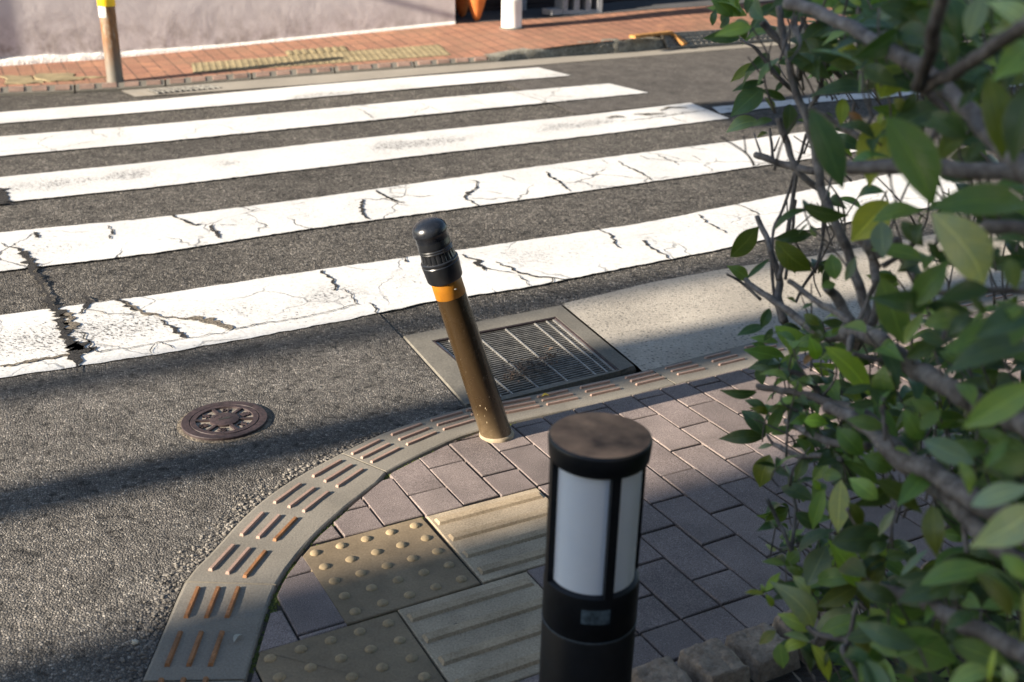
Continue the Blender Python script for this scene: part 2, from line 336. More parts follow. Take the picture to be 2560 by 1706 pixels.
# ------------------------------------------------------------------ mesh helpers
class MB:
    def __init__(s): s.v = []; s.f = []; s.uv = None
    def add(s, vs, fs):
        o = len(s.v); s.v += [tuple(x) for x in vs]; s.f += [tuple(i + o for i in f) for f in fs]
    def prism(s, poly, z0, z1, cham=0.0, bottom=False):
        """poly: CCW list of 2-D/3-D points; chamfered top."""
        P = [Vector((p[0], p[1], 0)) for p in poly]
        ar = sum(P[i].x * P[(i + 1) % len(P)].y - P[(i + 1) % len(P)].x * P[i].y for i in range(len(P)))
        if ar < 0: P.reverse()
        n = len(P); vs = [(p.x, p.y, z0) for p in P]
        if cham > 0:
            ins = []
            for i in range(n):
                a, b, c = P[i - 1], P[i], P[(i + 1) % n]
                e1 = (b - a).normalized(); e2 = (c - b).normalized()
                n1 = Vector((-e1.y, e1.x, 0)); n2 = Vector((-e2.y, e2.x, 0))
                m = (n1 + n2); m = m / max(.35, 1 + n1.dot(n2)); ins.append(b + m * cham)
            vs += [(p.x, p.y, z1 - cham) for p in P] + [(p.x, p.y, z1) for p in ins]; L = 3
        else: vs += [(p.x, p.y, z1) for p in P]; L = 2
        fs = []
        for l in range(L - 1):
            for i in range(n):
                j = (i + 1) % n; fs.append((l * n + i, l * n + j, (l + 1) * n + j, (l + 1) * n + i))
        fs.append(tuple((L - 1) * n + i for i in range(n)))
        if bottom: fs.append(tuple(reversed(range(n))))
        s.add(vs, fs)
    def box(s, c, x, y, z, ax=None):
        """c centre, half sizes x,y,z, ax = 3 unit vectors"""
        ax = ax or (Vector((1, 0, 0)), Vector((0, 1, 0)), Vector((0, 0, 1))); c = Vector(c)
        vs = [c + ax[0] * (x * i) + ax[1] * (y * j) + ax[2] * (z * q) for q in (-1, 1) for i, j in ((-1, -1), (1, -1), (1, 1), (-1, 1))]
        s.add(vs, [(3, 2, 1, 0), (4, 5, 6, 7), (0, 1, 5, 4), (1, 2, 6, 5), (2, 3, 7, 6), (3, 0, 4, 7)])
    def lathe(s, prof, n=32, org=Vector((0, 0, 0)), axis=Vector((0, 0, 1)), fl=None, a0=0, a1=2 * math.pi, cap=True):
        axis = axis.normalized(); t = Vector((1, 0, 0)) if abs(axis.x) < .9 else Vector((0, 1, 0))
        bx = (t - axis * t.dot(axis)).normalized(); by = axis.cross(bx)
        full = a1 - a0 > 6.28; m = n if full else n + 1
        vs = []; fs = []
        for q, (r, h) in enumerate(prof):
            for i in range(m):
                a = a0 + (a1 - a0) * i / n
                rr = r * (fl(a, q) if fl else 1)
                vs.append(org + axis * h + (bx * math.cos(a) + by * math.sin(a)) * rr)
        for q in range(len(prof) - 1):
            for i in range(n if full else n):
                j = (i + 1) % m
                fs.append((q * m + i, q * m + j, (q + 1) * m + j, (q + 1) * m + i))
        if cap and full:
            fs.append(tuple((len(prof) - 1) * m + i for i in range(m)))
            fs.append(tuple(reversed(range(m))))
        s.add(vs, fs)
    def tube(s, pts, rad, n=7, wob=0.0, cap=True):
        pts = [Vector(p) for p in pts]; k = len(pts); vs = []; fs = []; up = None
        for i in range(k):
            d = (pts[min(i + 1, k - 1)] - pts[max(i - 1, 0)]).normalized()
            if up is None:
                t = Vector((0, 0, 1)) if abs(d.z) < .9 else Vector((1, 0, 0)); up = (t - d * t.dot(d)).normalized()
            else: up = (up - d * up.dot(d)).normalized()
            sd_ = d.cross(up); r = rad[i] if isinstance(rad, (list, tuple)) else rad
            for j in range(n):
                a = 2 * math.pi * j / n; rr = r * (1 + wob * random.uniform(-1, 1))
                vs.append(pts[i] + (up * math.cos(a) + sd_ * math.sin(a)) * rr)
        for i in range(k - 1):
            for j in range(n):
                q = (j + 1) % n; fs.append((i * n + j, i * n + q, (i + 1) * n + q, (i + 1) * n + j))
        if cap: fs.append(tuple(reversed(range(n)))); fs.append(tuple((k - 1) * n + j for j in range(n)))
        s.add(vs, fs)
    def dome(s, c, r, h, n=14, rings=3, top=.35, nrm=Vector((0, 0, 1))):
        vs = []; fs = []; c = Vector(c)
        for q in range(rings + 1):
            t = q / rings; ang = t * math.pi / 2
            rr = r * (math.cos(ang) * (1 - top * .0) if q < rings else .0); hh = h * math.sin(ang)
            if q == rings: vs.append(c + nrm * h)
            else:
                for i in range(n):
                    a = 2 * math.pi * i / n; vs.append(c + Vector((math.cos(a) * rr, math.sin(a) * rr, 0)) + nrm * hh)
        for q in range(rings - 1):
            for i in range(n): fs.append((q * n + i, q * n + (i + 1) % n, (q + 1) * n + (i + 1) % n, (q + 1) * n + i))
        for i in range(n): fs.append(((rings - 1) * n + i, (rings - 1) * n + (i + 1) % n, rings * n))
        s.add(vs, fs)
    def poly(s, pts):
        """concave polygon, tessellated, facing up"""
        P = [Vector(p) for p in pts]
        for t in tessellate_polygon([P]):
            a, b, c = (P[i] for i in t)
            if (b - a).cross(c - a).z < 0: t = (t[0], t[2], t[1])
            s.add([P[i] for i in t], [(0, 1, 2)])
    def build(s, name, mat, parent=None, smooth=None, uvs=None):
        me = bpy.data.meshes.new(name); me.from_pydata(s.v, [], s.f); me.update()
        o = bpy.data.objects.new(name, me); COL.objects.link(o)
        if mat is not None: me.materials.append(mat)
        if smooth is not None:
            for p in me.polygons: p.use_smooth = True
            if smooth < 179: me.set_sharp_from_angle(angle=R(smooth))
        if parent is not None:
            o.parent = parent; o.matrix_parent_inverse = Matrix.Translation(parent.location).inverted()
        return o

def tag(o, label=None, cat=None, group=None, kind=None):
    for k_, v_ in (('label', label), ('category', cat), ('group', group), ('kind', kind)):
        if v_: o[k_] = v_
    return o
def thing(name, loc, label, cat, group=None):
    o = bpy.data.objects.new(name, None); COL.objects.link(o); o.location = loc; o.empty_display_size = .05
    return tag(o, label, cat, group)
def lerp(a, b, t): return a + (b - a) * t
def resample(pts, step):
    out = []
    for a, b in zip(pts, pts[1:]):
        n = max(1, int((b - a).length / step))
        out += [a.lerp(b, i / n) for i in range(n)]
    return out + [pts[-1]]
def poly_at(pts, s):
    """point and tangent at arc length s (extrapolates)"""
    acc = 0
    for i, (a, b) in enumerate(zip(pts, pts[1:])):
        L = (b - a).length
        if s <= acc + L or i == len(pts) - 2:
            d = (b - a) / L; return a + d * (s - acc), d
        acc += L
def smooth_line(pts, sub=6):
    out = []
    n = len(pts)
    for i in range(n - 1):
        p0, p1, p2, p3 = pts[max(i - 1, 0)], pts[i], pts[i + 1], pts[min(i + 2, n - 1)]
        for j in range(sub):
            t = j / sub
            out.append(.5 * ((2 * p1) + (p2 - p0) * t + (2 * p0 - 5 * p1 + 4 * p2 - p3) * t * t + (3 * p1 - p0 - 3 * p2 + p3) * t ** 3))
    return out + [pts[-1]]

# ------------------------------------------------------------------ near kerb lines
kerb_out_px = [(300, 1830), (352, 1699), (400, 1587), (461, 1449), (530, 1375), (620, 1278), (720, 1203), (846, 1134), (979, 1072), (1160, 1018), (1320, 988), (1606, 926), (1851, 862), (2160, 790), (2463, 722), (2760, 655)]
kerb_in_px = [(588, 1830), (613, 1706), (644, 1600), (692, 1462), (772, 1355), (860, 1272), (952, 1200), (976, 1176), (1113, 1108), (1174, 1085), (1278, 1055), (1498, 1008), (1704, 957), (1878, 919), (2463, 775), (2760, 700)]
kout = smooth_line([G(*p) for p in kerb_out_px], 4); kin = smooth_line([G(*p) for p in kerb_in_px], 4)
# centre line by pairing the two edges by arc length
def plen(pts): return sum((b - a).length for a, b in zip(pts, pts[1:]))
def nearest_on(pts, q):
    best = (1e9, 0); acc = 0
    for a, b in zip(pts, pts[1:]):
        d = b - a; L = d.length; t = max(0, min(1, (q - a).dot(d) / (L * L)))
        ds = (a + d * t - q).length
        if ds < best[0]: best = (ds, acc + t * L)
        acc += L
    return best[1]
def inner_at(so_):
    p, d = poly_at(kout, so_); n = Vector((d.y, -d.x, 0))
    best = None
    for a, b in zip(kin, kin[1:]):    # intersect the normal ray with the inner line
        e = b - a; den = n.x * e.y - n.y * e.x
        if abs(den) < 1e-9: continue
        r = a - p; t = (r.x * e.y - r.y * e.x) / den; s_ = (r.x * n.y - r.y * n.x) / den
        if t > 0 and -.001 <= s_ <= 1.001 and (best is None or t < best): best = t
    return p + n * (best if best else .2)

ROAD_Z, PATCH_Z, PAINT_Z = -.010, -.006, -.002

# ------------------------------------------------------------------ ground + road
mb = MB(); mb.add([(-120, -120, -.35), (120, -120, -.35), (120, 120, -.35), (-120, 120, -.35)], [(0, 1, 2, 3)])
tag(mb.build('ground', M['ground']), kind='structure')

S9 = 3.096
def c900(x, y): return G(900 + x / S9, 720 + y / S9)
dA, dB, dC, dD = c900(325, 365), c900(1560, 125), c900(2140, 600), c900(815, 905)   # drain frame corners
gut_top_px = [(1414, 755), (1632, 703), (1828, 667), (2035, 638), (2300, 590), (2700, 520)]
gut_top = [G(*p) for p in gut_top_px]
far_gut_out_px = [(339, 242), (760, 213), (1300, 166), (2060, 104), (2600, 60)]
far_kerb_px = [(-300, 252), (0, 237), (150, 233), (300, 226)]
def zo(x):
    K = [(-900, 0), (289, 0), (760, .05), (984, .075), (1226, .10), (4000, .10)]
    for (a, za), (b, zb) in zip(K, K[1:]):
        if a <= x <= b: return lerp(za, zb, (x - a) / (b - a))
    return .1
def pl(line, x):
    """height of a pixel polyline at x"""
    for (a, ya), (b, yb) in zip(line, line[1:]):
        if x <= b: break
    return lerp(ya, yb, (x - a) / (b - a))
LOW = [(-500, 492), (0, 443), (380, 405), (760, 362), (1100, 325), (1460, 288), (1726, 257), (2300, 190), (2800, 132)]
UPP = far_kerb_px + far_gut_out_px
def rise(x, y):
    v = max(0, min(1, (pl(LOW, x) - y) / (pl(LOW, x) - pl(UPP, x)))); return zo(x) * v * v * (3 - 2 * v)
def px_strip(low, upp, xs, rows, dz):
    m = MB()
    for x in xs:
        a, b = pl(low, x), pl(upp, x)
        for q in range(rows + 1): y = lerp(a, b, q / rows); m.v.append(tuple(G(x, y, rise(x, y) + dz)))
    for i in range(len(xs) - 1):
        for q in range(rows): o = i * (rows + 1) + q; m.f.append((o, o + rows + 1, o + rows + 2, o + 1))
    return m
lip = [q for q in kout if q.x < dD.x - .01 and q.y < dD.y]
near = [Vector((q.x, q.y, ROAD_Z)) for q in [*lip, dD, dA, dB] + gut_top]
XS = [-300 + 50 * i for i in range(59)]
mb = px_strip(LOW, UPP, XS, 8, ROAD_Z)
poly = [G(-300, pl(UPP, -300), ROAD_Z)] + [G(x, pl(LOW, x), ROAD_Z) for x in XS] + [G(2600, 60, ROAD_Z), Vector((30, 22, ROAD_Z)), Vector((30, 16, ROAD_Z)), near[-1]] + list(reversed(near[:-1])) + [Vector((-1.2, -12, ROAD_Z)), Vector((-30, -12, ROAD_Z)), Vector((-30, 3, ROAD_Z))]
mb.poly(poly); road = tag(mb.build('road', M['asphalt']), kind='structure')

# older, lighter surface in front of the crossing
s5_low_px = [(-500, 1010), (0, 940), (380, 884), (760, 818), (948, 786)]
pp = [G(x, y, PATCH_Z) for x, y in s5_low_px] + [Vector((dA.x - .004, dA.y, PATCH_Z)), Vector((dD.x - .004, dD.y, PATCH_Z))]
pp += [Vector((q.x, q.y, PATCH_Z)) for q in reversed(lip)] + [Vector((-1.2, -3, PATCH_Z)), Vector((-12, -3, PATCH_Z)), Vector((-12, 1.5, PATCH_Z))]
mb = MB(); mb.poly(pp); mb.build('worn_asphalt_patch', M['old_asphalt'], road)
# newer smooth surface on the far right lane
SLOW = [(1180, 183), (1260, 208), (1375, 256), (1440, 288), (1560, 272), (1726, 258), (1900, 258), (2300, 228), (2800, 180)]
px_strip(SLOW, [(x, y + 1) for x, y in UPP], [1180 + 30 * i for i in range(48)], 10, PATCH_Z - .001).build('smooth_asphalt_patch', M['smooth_asphalt'], road)

def stripe(name, top, bot, mat, z=PAINT_Z, jit=.008):
    def dense(px):
        pts = smooth_line([Vector((x, y, 0)) for x, y in px], 16)
        return [G(q.x, q.y, z + rise(q.x, q.y)) for q in pts]
    T, B = dense(top), dense(bot)
    lt, lb = plen(T), plen(B); n = int(max(lt, lb) / .02); rows = 5
    m = MB(); uvs = []
    for i in range(n + 1):
        a, _ = poly_at(T, lt * i / n); b, _ = poly_at(B, lb * i / n)
        nn = (a - b).normalized()
        def jitter(q, sgn):
            v = noise.noise(Vector((q.x * 22, q.y * 22, 1.3 * sgn))) + .7 * noise.noise(Vector((q.x * 60, q.y * 60, 5 * sgn)))
            return v * jit * (1.0 if sgn > 0 else .7)
        a = a + nn * jitter(a, -1); b = b + nn * jitter(b, 1)
        for q in range(rows + 1):
            m.v.append(tuple(b.lerp(a, q / rows))); uvs.append((lt * i / n, q / rows))
    for i in range(n):
        for q in range(rows):
            o = i * (rows + 1) + q; m.f.append((o, o + rows + 1, o + rows + 2, o + 1))
    ob = m.build(name, mat, road); me = ob.data
    ul = me.uv_layers.new(name='UVMap')
    for lp in me.loops: ul.data[lp.index].uv = uvs[lp.vertex_index]
    return ob
stripe('crosswalk_stripe', [(-500, 326), (0, 281), (380, 250), (760, 215), (1050, 191), (1346, 169)], [(-500, 352), (0, 309), (380, 279), (760, 246), (1080, 217), (1428, 189)], M['paint1'])
stripe('crosswalk_stripe', [(-500, 392), (0, 342), (380, 312), (760, 277), (1110, 244), (1523, 209)], [(-500, 440), (0, 390), (380, 356), (760, 318), (1200, 273), (1620, 232)], M['paint2'])
stripe('crosswalk_stripe', [(-500, 492), (0, 443), (380, 405), (760, 362), (1100, 325), (1460, 288), (1726, 257)], [(-500, 560), (0, 507), (380, 468), (760, 423), (1100, 383), (1460, 341), (1823, 296)], M['paint3'])
stripe('crosswalk_stripe', [(-500, 650), (0, 582), (380, 545), (760, 498), (1100, 450), (1460, 401), (1849, 351), (2075, 322)], [(-500, 742), (0, 678), (380, 633), (760, 574), (1100, 528), (1460, 478), (1920, 412), (2210, 370)], M['paint4'])
stripe('crosswalk_stripe', [(-500, 870), (0, 789), (380, 738), (760, 680), (1142, 626), (1460, 580), (1632, 553), (1915, 496), (2300, 420)], [(-500, 1012), (0, 944), (380, 887), (760, 820), (946, 783), (1090, 752), (1304, 720), (1560, 670), (1817, 620), (2035, 572), (2480, 490)], M['paint5'])
stripe('lane_line', [(1780, 268), (2010, 246), (2096, 237), (2306, 222), (2700, 190)], [(1800, 284), (2010, 260), (2096, 252), (2306, 236), (2700, 203)], M['paint2'])

# cracks and chipped places in the crossing
def cD(pts): return [(x / S9, 500 + y / S9) for x, y in pts]
def cr2(pts): return [(700 + x / S9, y / S9) for x, y in pts]
def cr3(pts): return [(1300 + x / S9, y / S9) for x, y in pts]
crackmb, chipmb = MB(), MB()
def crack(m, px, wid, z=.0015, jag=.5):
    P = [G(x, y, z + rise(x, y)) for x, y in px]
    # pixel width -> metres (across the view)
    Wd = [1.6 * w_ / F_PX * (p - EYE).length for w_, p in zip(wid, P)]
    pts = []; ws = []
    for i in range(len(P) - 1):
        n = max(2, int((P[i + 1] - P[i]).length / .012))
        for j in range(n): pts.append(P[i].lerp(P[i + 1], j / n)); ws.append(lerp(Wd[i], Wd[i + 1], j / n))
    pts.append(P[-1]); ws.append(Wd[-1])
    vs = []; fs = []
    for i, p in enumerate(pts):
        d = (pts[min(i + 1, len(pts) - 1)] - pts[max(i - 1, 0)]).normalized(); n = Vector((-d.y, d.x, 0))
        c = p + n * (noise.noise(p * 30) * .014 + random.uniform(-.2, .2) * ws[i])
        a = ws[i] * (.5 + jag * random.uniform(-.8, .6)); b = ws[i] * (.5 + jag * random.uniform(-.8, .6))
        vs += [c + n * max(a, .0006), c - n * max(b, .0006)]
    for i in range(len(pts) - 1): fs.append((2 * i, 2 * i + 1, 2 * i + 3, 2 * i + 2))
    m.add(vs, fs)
def w(l): return [x / S9 for x in l]
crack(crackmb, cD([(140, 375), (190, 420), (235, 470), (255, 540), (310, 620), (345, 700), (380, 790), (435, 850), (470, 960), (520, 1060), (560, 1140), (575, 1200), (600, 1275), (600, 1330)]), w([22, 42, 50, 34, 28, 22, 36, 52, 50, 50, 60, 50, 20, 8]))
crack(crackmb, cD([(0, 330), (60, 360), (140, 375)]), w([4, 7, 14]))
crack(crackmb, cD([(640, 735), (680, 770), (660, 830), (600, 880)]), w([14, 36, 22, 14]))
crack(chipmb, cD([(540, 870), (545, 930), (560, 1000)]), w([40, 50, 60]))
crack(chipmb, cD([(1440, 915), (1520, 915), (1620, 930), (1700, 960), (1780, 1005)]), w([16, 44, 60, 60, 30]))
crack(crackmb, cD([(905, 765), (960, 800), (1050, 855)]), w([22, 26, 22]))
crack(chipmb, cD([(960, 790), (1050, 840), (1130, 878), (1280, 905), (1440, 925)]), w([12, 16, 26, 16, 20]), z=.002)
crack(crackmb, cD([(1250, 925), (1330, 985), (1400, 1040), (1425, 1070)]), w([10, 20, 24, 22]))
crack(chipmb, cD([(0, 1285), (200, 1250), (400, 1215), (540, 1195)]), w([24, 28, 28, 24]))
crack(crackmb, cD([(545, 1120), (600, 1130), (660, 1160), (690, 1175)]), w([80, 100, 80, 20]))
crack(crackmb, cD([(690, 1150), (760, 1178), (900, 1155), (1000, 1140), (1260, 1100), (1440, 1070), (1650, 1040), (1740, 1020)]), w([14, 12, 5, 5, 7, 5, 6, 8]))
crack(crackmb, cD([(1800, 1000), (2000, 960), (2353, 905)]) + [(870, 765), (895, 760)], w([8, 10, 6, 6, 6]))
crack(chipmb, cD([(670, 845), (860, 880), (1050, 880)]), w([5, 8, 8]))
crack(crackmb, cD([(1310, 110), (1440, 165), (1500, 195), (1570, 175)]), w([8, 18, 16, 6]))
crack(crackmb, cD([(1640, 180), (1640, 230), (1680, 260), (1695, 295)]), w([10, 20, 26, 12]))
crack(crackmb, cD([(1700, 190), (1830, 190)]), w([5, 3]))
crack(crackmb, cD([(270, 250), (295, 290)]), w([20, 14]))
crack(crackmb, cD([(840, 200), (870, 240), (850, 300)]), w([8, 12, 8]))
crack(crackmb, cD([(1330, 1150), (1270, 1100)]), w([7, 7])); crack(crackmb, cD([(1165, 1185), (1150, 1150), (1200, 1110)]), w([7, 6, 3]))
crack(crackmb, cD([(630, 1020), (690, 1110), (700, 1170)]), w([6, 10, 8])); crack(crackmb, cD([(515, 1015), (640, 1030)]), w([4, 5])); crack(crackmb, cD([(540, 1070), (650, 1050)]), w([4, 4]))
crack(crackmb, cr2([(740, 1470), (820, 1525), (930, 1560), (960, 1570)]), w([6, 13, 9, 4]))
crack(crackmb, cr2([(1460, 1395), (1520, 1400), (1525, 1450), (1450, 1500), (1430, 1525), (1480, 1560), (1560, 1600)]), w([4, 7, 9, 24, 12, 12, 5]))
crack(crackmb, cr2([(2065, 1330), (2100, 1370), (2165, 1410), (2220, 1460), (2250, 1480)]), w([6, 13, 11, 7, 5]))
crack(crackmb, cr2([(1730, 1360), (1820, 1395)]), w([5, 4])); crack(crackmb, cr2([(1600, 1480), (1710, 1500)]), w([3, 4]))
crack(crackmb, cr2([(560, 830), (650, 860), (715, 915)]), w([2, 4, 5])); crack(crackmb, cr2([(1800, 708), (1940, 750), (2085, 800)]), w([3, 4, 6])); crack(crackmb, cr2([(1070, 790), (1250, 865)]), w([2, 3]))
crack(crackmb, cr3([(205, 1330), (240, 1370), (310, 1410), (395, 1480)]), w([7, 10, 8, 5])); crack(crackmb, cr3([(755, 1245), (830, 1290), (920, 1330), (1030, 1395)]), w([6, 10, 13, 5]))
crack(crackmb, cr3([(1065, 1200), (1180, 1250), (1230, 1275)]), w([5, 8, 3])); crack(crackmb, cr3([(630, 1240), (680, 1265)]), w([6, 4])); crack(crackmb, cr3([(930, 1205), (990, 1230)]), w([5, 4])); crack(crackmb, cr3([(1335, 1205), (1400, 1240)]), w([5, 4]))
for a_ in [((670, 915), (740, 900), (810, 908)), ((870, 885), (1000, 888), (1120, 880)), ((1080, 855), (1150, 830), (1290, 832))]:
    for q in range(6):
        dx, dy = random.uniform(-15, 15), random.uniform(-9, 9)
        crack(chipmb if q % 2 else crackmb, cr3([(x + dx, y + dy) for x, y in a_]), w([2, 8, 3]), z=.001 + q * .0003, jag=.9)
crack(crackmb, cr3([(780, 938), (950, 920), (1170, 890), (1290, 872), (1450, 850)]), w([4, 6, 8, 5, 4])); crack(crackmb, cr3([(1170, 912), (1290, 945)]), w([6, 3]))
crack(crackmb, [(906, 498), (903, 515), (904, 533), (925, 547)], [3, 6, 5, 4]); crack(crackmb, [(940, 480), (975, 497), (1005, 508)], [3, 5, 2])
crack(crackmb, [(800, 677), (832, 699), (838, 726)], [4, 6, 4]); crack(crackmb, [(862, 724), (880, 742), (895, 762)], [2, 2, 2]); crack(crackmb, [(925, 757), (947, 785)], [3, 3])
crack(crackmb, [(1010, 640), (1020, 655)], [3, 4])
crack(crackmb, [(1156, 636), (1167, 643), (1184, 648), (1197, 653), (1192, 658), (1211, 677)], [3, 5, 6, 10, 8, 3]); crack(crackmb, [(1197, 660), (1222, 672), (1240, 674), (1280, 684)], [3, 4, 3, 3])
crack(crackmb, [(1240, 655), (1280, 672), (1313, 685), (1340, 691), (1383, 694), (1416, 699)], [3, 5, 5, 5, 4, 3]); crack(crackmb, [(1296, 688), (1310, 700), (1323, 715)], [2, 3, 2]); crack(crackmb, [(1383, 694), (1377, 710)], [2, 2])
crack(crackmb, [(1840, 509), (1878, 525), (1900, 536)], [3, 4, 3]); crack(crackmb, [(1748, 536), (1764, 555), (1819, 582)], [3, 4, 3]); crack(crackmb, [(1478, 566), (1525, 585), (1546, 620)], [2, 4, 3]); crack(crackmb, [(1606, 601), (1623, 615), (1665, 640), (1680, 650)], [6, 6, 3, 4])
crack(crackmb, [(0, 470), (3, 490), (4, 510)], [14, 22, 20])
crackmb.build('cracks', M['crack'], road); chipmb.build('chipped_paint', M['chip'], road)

# gutter slab beside the drain (light concrete)
gp = [dB + (dC - dB) * 0 + Vector((.006, 0, 0))] + [Vector(q) for q in gut_top]
kl = [q for q in kout if q.x > dC.x + .004]
gp2 = [Vector((q.x, q.y, -.004)) for q in gp] + [Vector((q.x, q.y, -.004)) for q in reversed(kl)] + [Vector((dC.x + .004, dC.y, -.004))]
mb = MB(); mb.poly(gp2); gutter = tag(mb.build('gutter', M['gutter']), kind='structure')

# ------------------------------------------------------------------ kerb stones with raised bars
def stone_at(s0, s1, top=0.0):
    n = max(3, int((s1 - s0) / .05)); O = []; I = []
    for i in range(n + 1):
        s = lerp(s0 + .0025, s1 - .0025, i / n); p, d = poly_at(kout, s); O.append(p); I.append(inner_at(s))
    return O, I
joint_px = [(325, 1770), (356, 1704), (461, 1455), (850, 1132), (1163, 1015), (1622, 922), (2130, 797), (2620, 690)]
joints = [nearest_on(kout, G(*p)) for p in joint_px]
groups_px = [(430, 1745), (481, 1623), (531, 1507), (604, 1405), (678, 1319), (760, 1247), (840, 1182), (936, 1128), (1036, 1087), (1129, 1051), (1215, 1027), (1292, 1010), (1384, 988), (1491, 966), (1601, 940), (1699, 916), (1802, 893), (1900, 868), (2000, 845), (2100, 822), (2200, 800), (2300, 777), (2400, 752), (2490, 737)]
kerb_labels = ['kerb stone at the bottom edge of the photo, only its end in view',
               'grey kerb stone with six rusty orange bars, lowest whole one of the curve',
               'grey curved kerb stone with pink and orange bars beside the dome tile',
               'grey kerb stone with pink bars running up to the leaning brown post',
               'kerb stone with pink bars between the storm drain and the pavers',
               'kerb stone with pink bars beside the light gutter, meeting the shrub',
               'kerb stone showing through the leaves near the right edge']
used = set()
for i in range(len(joints) - 1):
    s0, s1 = joints[i], joints[i + 1]
    O, I = stone_at(s0, s1)
    c = (O[len(O) // 2] + I[len(I) // 2]) / 2
    t = thing('kerb_stone', (c.x, c.y, 0), kerb_labels[i], 'kerb stone', 'kerb stones round the near corner')
    mb = MB(); n = len(O)
    def ring(off_o, off_i, z):
        out = []
        for o, q in zip(O, I):
            d = (q - o).normalized(); out.append((o + d * off_o, q - d * off_i, z))
        return out
    levels = [ring(0, 0, -.12), ring(0, 0, -.010), ring(.004, .003, -.002), ring(.010, .007, 0.0)]
    vs = []; fs = []
    for lv in levels:
        for o, q, z in lv:
            zz = z + noise.noise(o * 40) * .0015
            vs += [(o.x, o.y, zz), (q.x, q.y, zz)]
    for l in range(3):
        for k_ in range(n - 1):
            a = l * 2 * n + 2 * k_; b = a + 2 * n
            fs.append((a, b, b + 2, a + 2)); fs.append((a + 1, a + 3, b + 3, b + 1))
        a = l * 2 * n; b = a + 2 * n; fs.append((a, a + 1, b + 1, b)); e = 2 * n - 2; fs.append((a + e, b + e, b + e + 1, a + e + 1))
    for k_ in range(n - 1):
        b = 6 * n + 2 * k_; fs.append((b, b + 1, b + 3, b + 2))
    mb.add(vs, fs); mb.build('kerb_block', M['kerb'], t)
    for gi, gpx in enumerate(groups_px):
        s = nearest_on(kout, G(*gpx))
        if not (s0 < s <= s1) or gi in used: continue
        used.add(gi)
        for bi, tt in enumerate((.20, .41, .62)):
            hl = .052; P = []
            cen, d = poly_at(kout, s); cc = cen.lerp(inner_at(s), tt)
            a0, _ = poly_at(kout, s - .05); a1, _ = poly_at(kout, s + .05)
            p0 = a0.lerp(inner_at(s - .05), tt); p1 = a1.lerp(inner_at(s + .05), tt)
            dd = (p1 - p0).normalized(); nn = Vector((-dd.y, dd.x, 0)); wb, wt, hh = .0052, .0034, .0058
            m = MB(); vs = []
            for (hw, ln, z) in ((wb, hl, -.001), (wt, hl - .003, hh)):
                for sx, sy in ((-1, -1), (1, -1), (1, 1), (-1, 1)):
                    q = cc + dd * (sx * ln) + nn * (sy * hw); vs.append((q.x, q.y, z))
            m.add(vs, [(0, 1, 5, 4), (1, 2, 6, 5), (2, 3, 7, 6), (3, 0, 4, 7), (4, 5, 6, 7)])
            mat = M['bar_orange'] if gi <= 2 or (gi in (3, 4) and bi == 2) else M['bar_pink']
            m.build('raised_bar', mat, t)

# ------------------------------------------------------------------ storm drain
uD = (dB - dA).normalized(); cD_ = (dA + dB + dC + dD) / 4
drain = thing('storm_drain', (cD_.x, cD_.y, 0), 'square steel grate in a worn concrete frame behind the leaning post, littered with twigs', 'storm drain')
h1, h2, h3, h4 = c900(555, 408), c900(1515, 222), c900(2015, 640), c900(1100, 868)
out = [dA, dB, dC, dD]; hole = [h1, h2, h3, h4]
mb = MB(); vs = []
for P_, z in ((out, -.10), (out, -.012), (out, 0), (hole, 0), (hole, -.16)):
    for i, p in enumerate(P_):
        e = Vector((0, 0, 0))
        if P_ is out and z == 0: e = (cD_ - p).normalized() * .008
        vs.append((p.x + e.x, p.y + e.y, z - (.002 if P_ is out else 0)))
fs = []
for l in range(4):
    for i in range(4): j = (i + 1) % 4; fs.append((l * 4 + j, l * 4 + i, (l + 1) * 4 + i, (l + 1) * 4 + j))
mb.add(vs, fs); mb.build('concrete_frame', M['drain_conc'], drain)
mb = MB(); mb.add([(p.x, p.y, -.155) for p in hole], [(3, 2, 1, 0)]); mb.build('pit_floor', M['pit'], drain)
mb = MB()
NB = 34
def hp(u, v): return (h1.lerp(h2, u)).lerp(h4.lerp(h3, u), v)
for i in range(NB):
    v = (i + .5) / NB; a, b = hp(.035, v), hp(.975, v); d = (b - a).normalized(); n_ = Vector((-d.y, d.x, 0))
    mb.box((a + b) / 2 + Vector((0, 0, -.022)), (b - a).length / 2, .0026, .014, (d, n_, Vector((0, 0, 1))))
mb.build('grate_bars', M['galv_mid'], drain)
mb = MB()
for u in (.03, .125, .335, .575, .815, .915, .975):
    a, b = hp(u, .01), hp(u, .99); d = (b - a).normalized(); n_ = Vector((-d.y, d.x, 0))
    mb.box((a + b) / 2 + Vector((0, 0, -.0085)), (b - a).length / 2, (.0024 if u not in (.03, .975) else .004), .0030, (d, n_, Vector((0, 0, 1))))
mb.build('cross_rods', M['galv'], drain)
mb = MB()
for a, b in ((h1, h2), (h2, h3), (h4, h1)):
    d = (b - a).normalized(); n_ = Vector((-d.y, d.x, 0)); mb.box((a + b) / 2 + Vector((0, 0, -.03)) - n_ * .004, (b - a).length / 2 - .003, .003, .029, (d, n_, Vector((0, 0, 1))))
mb.build('steel_rim', M['iron'], drain)

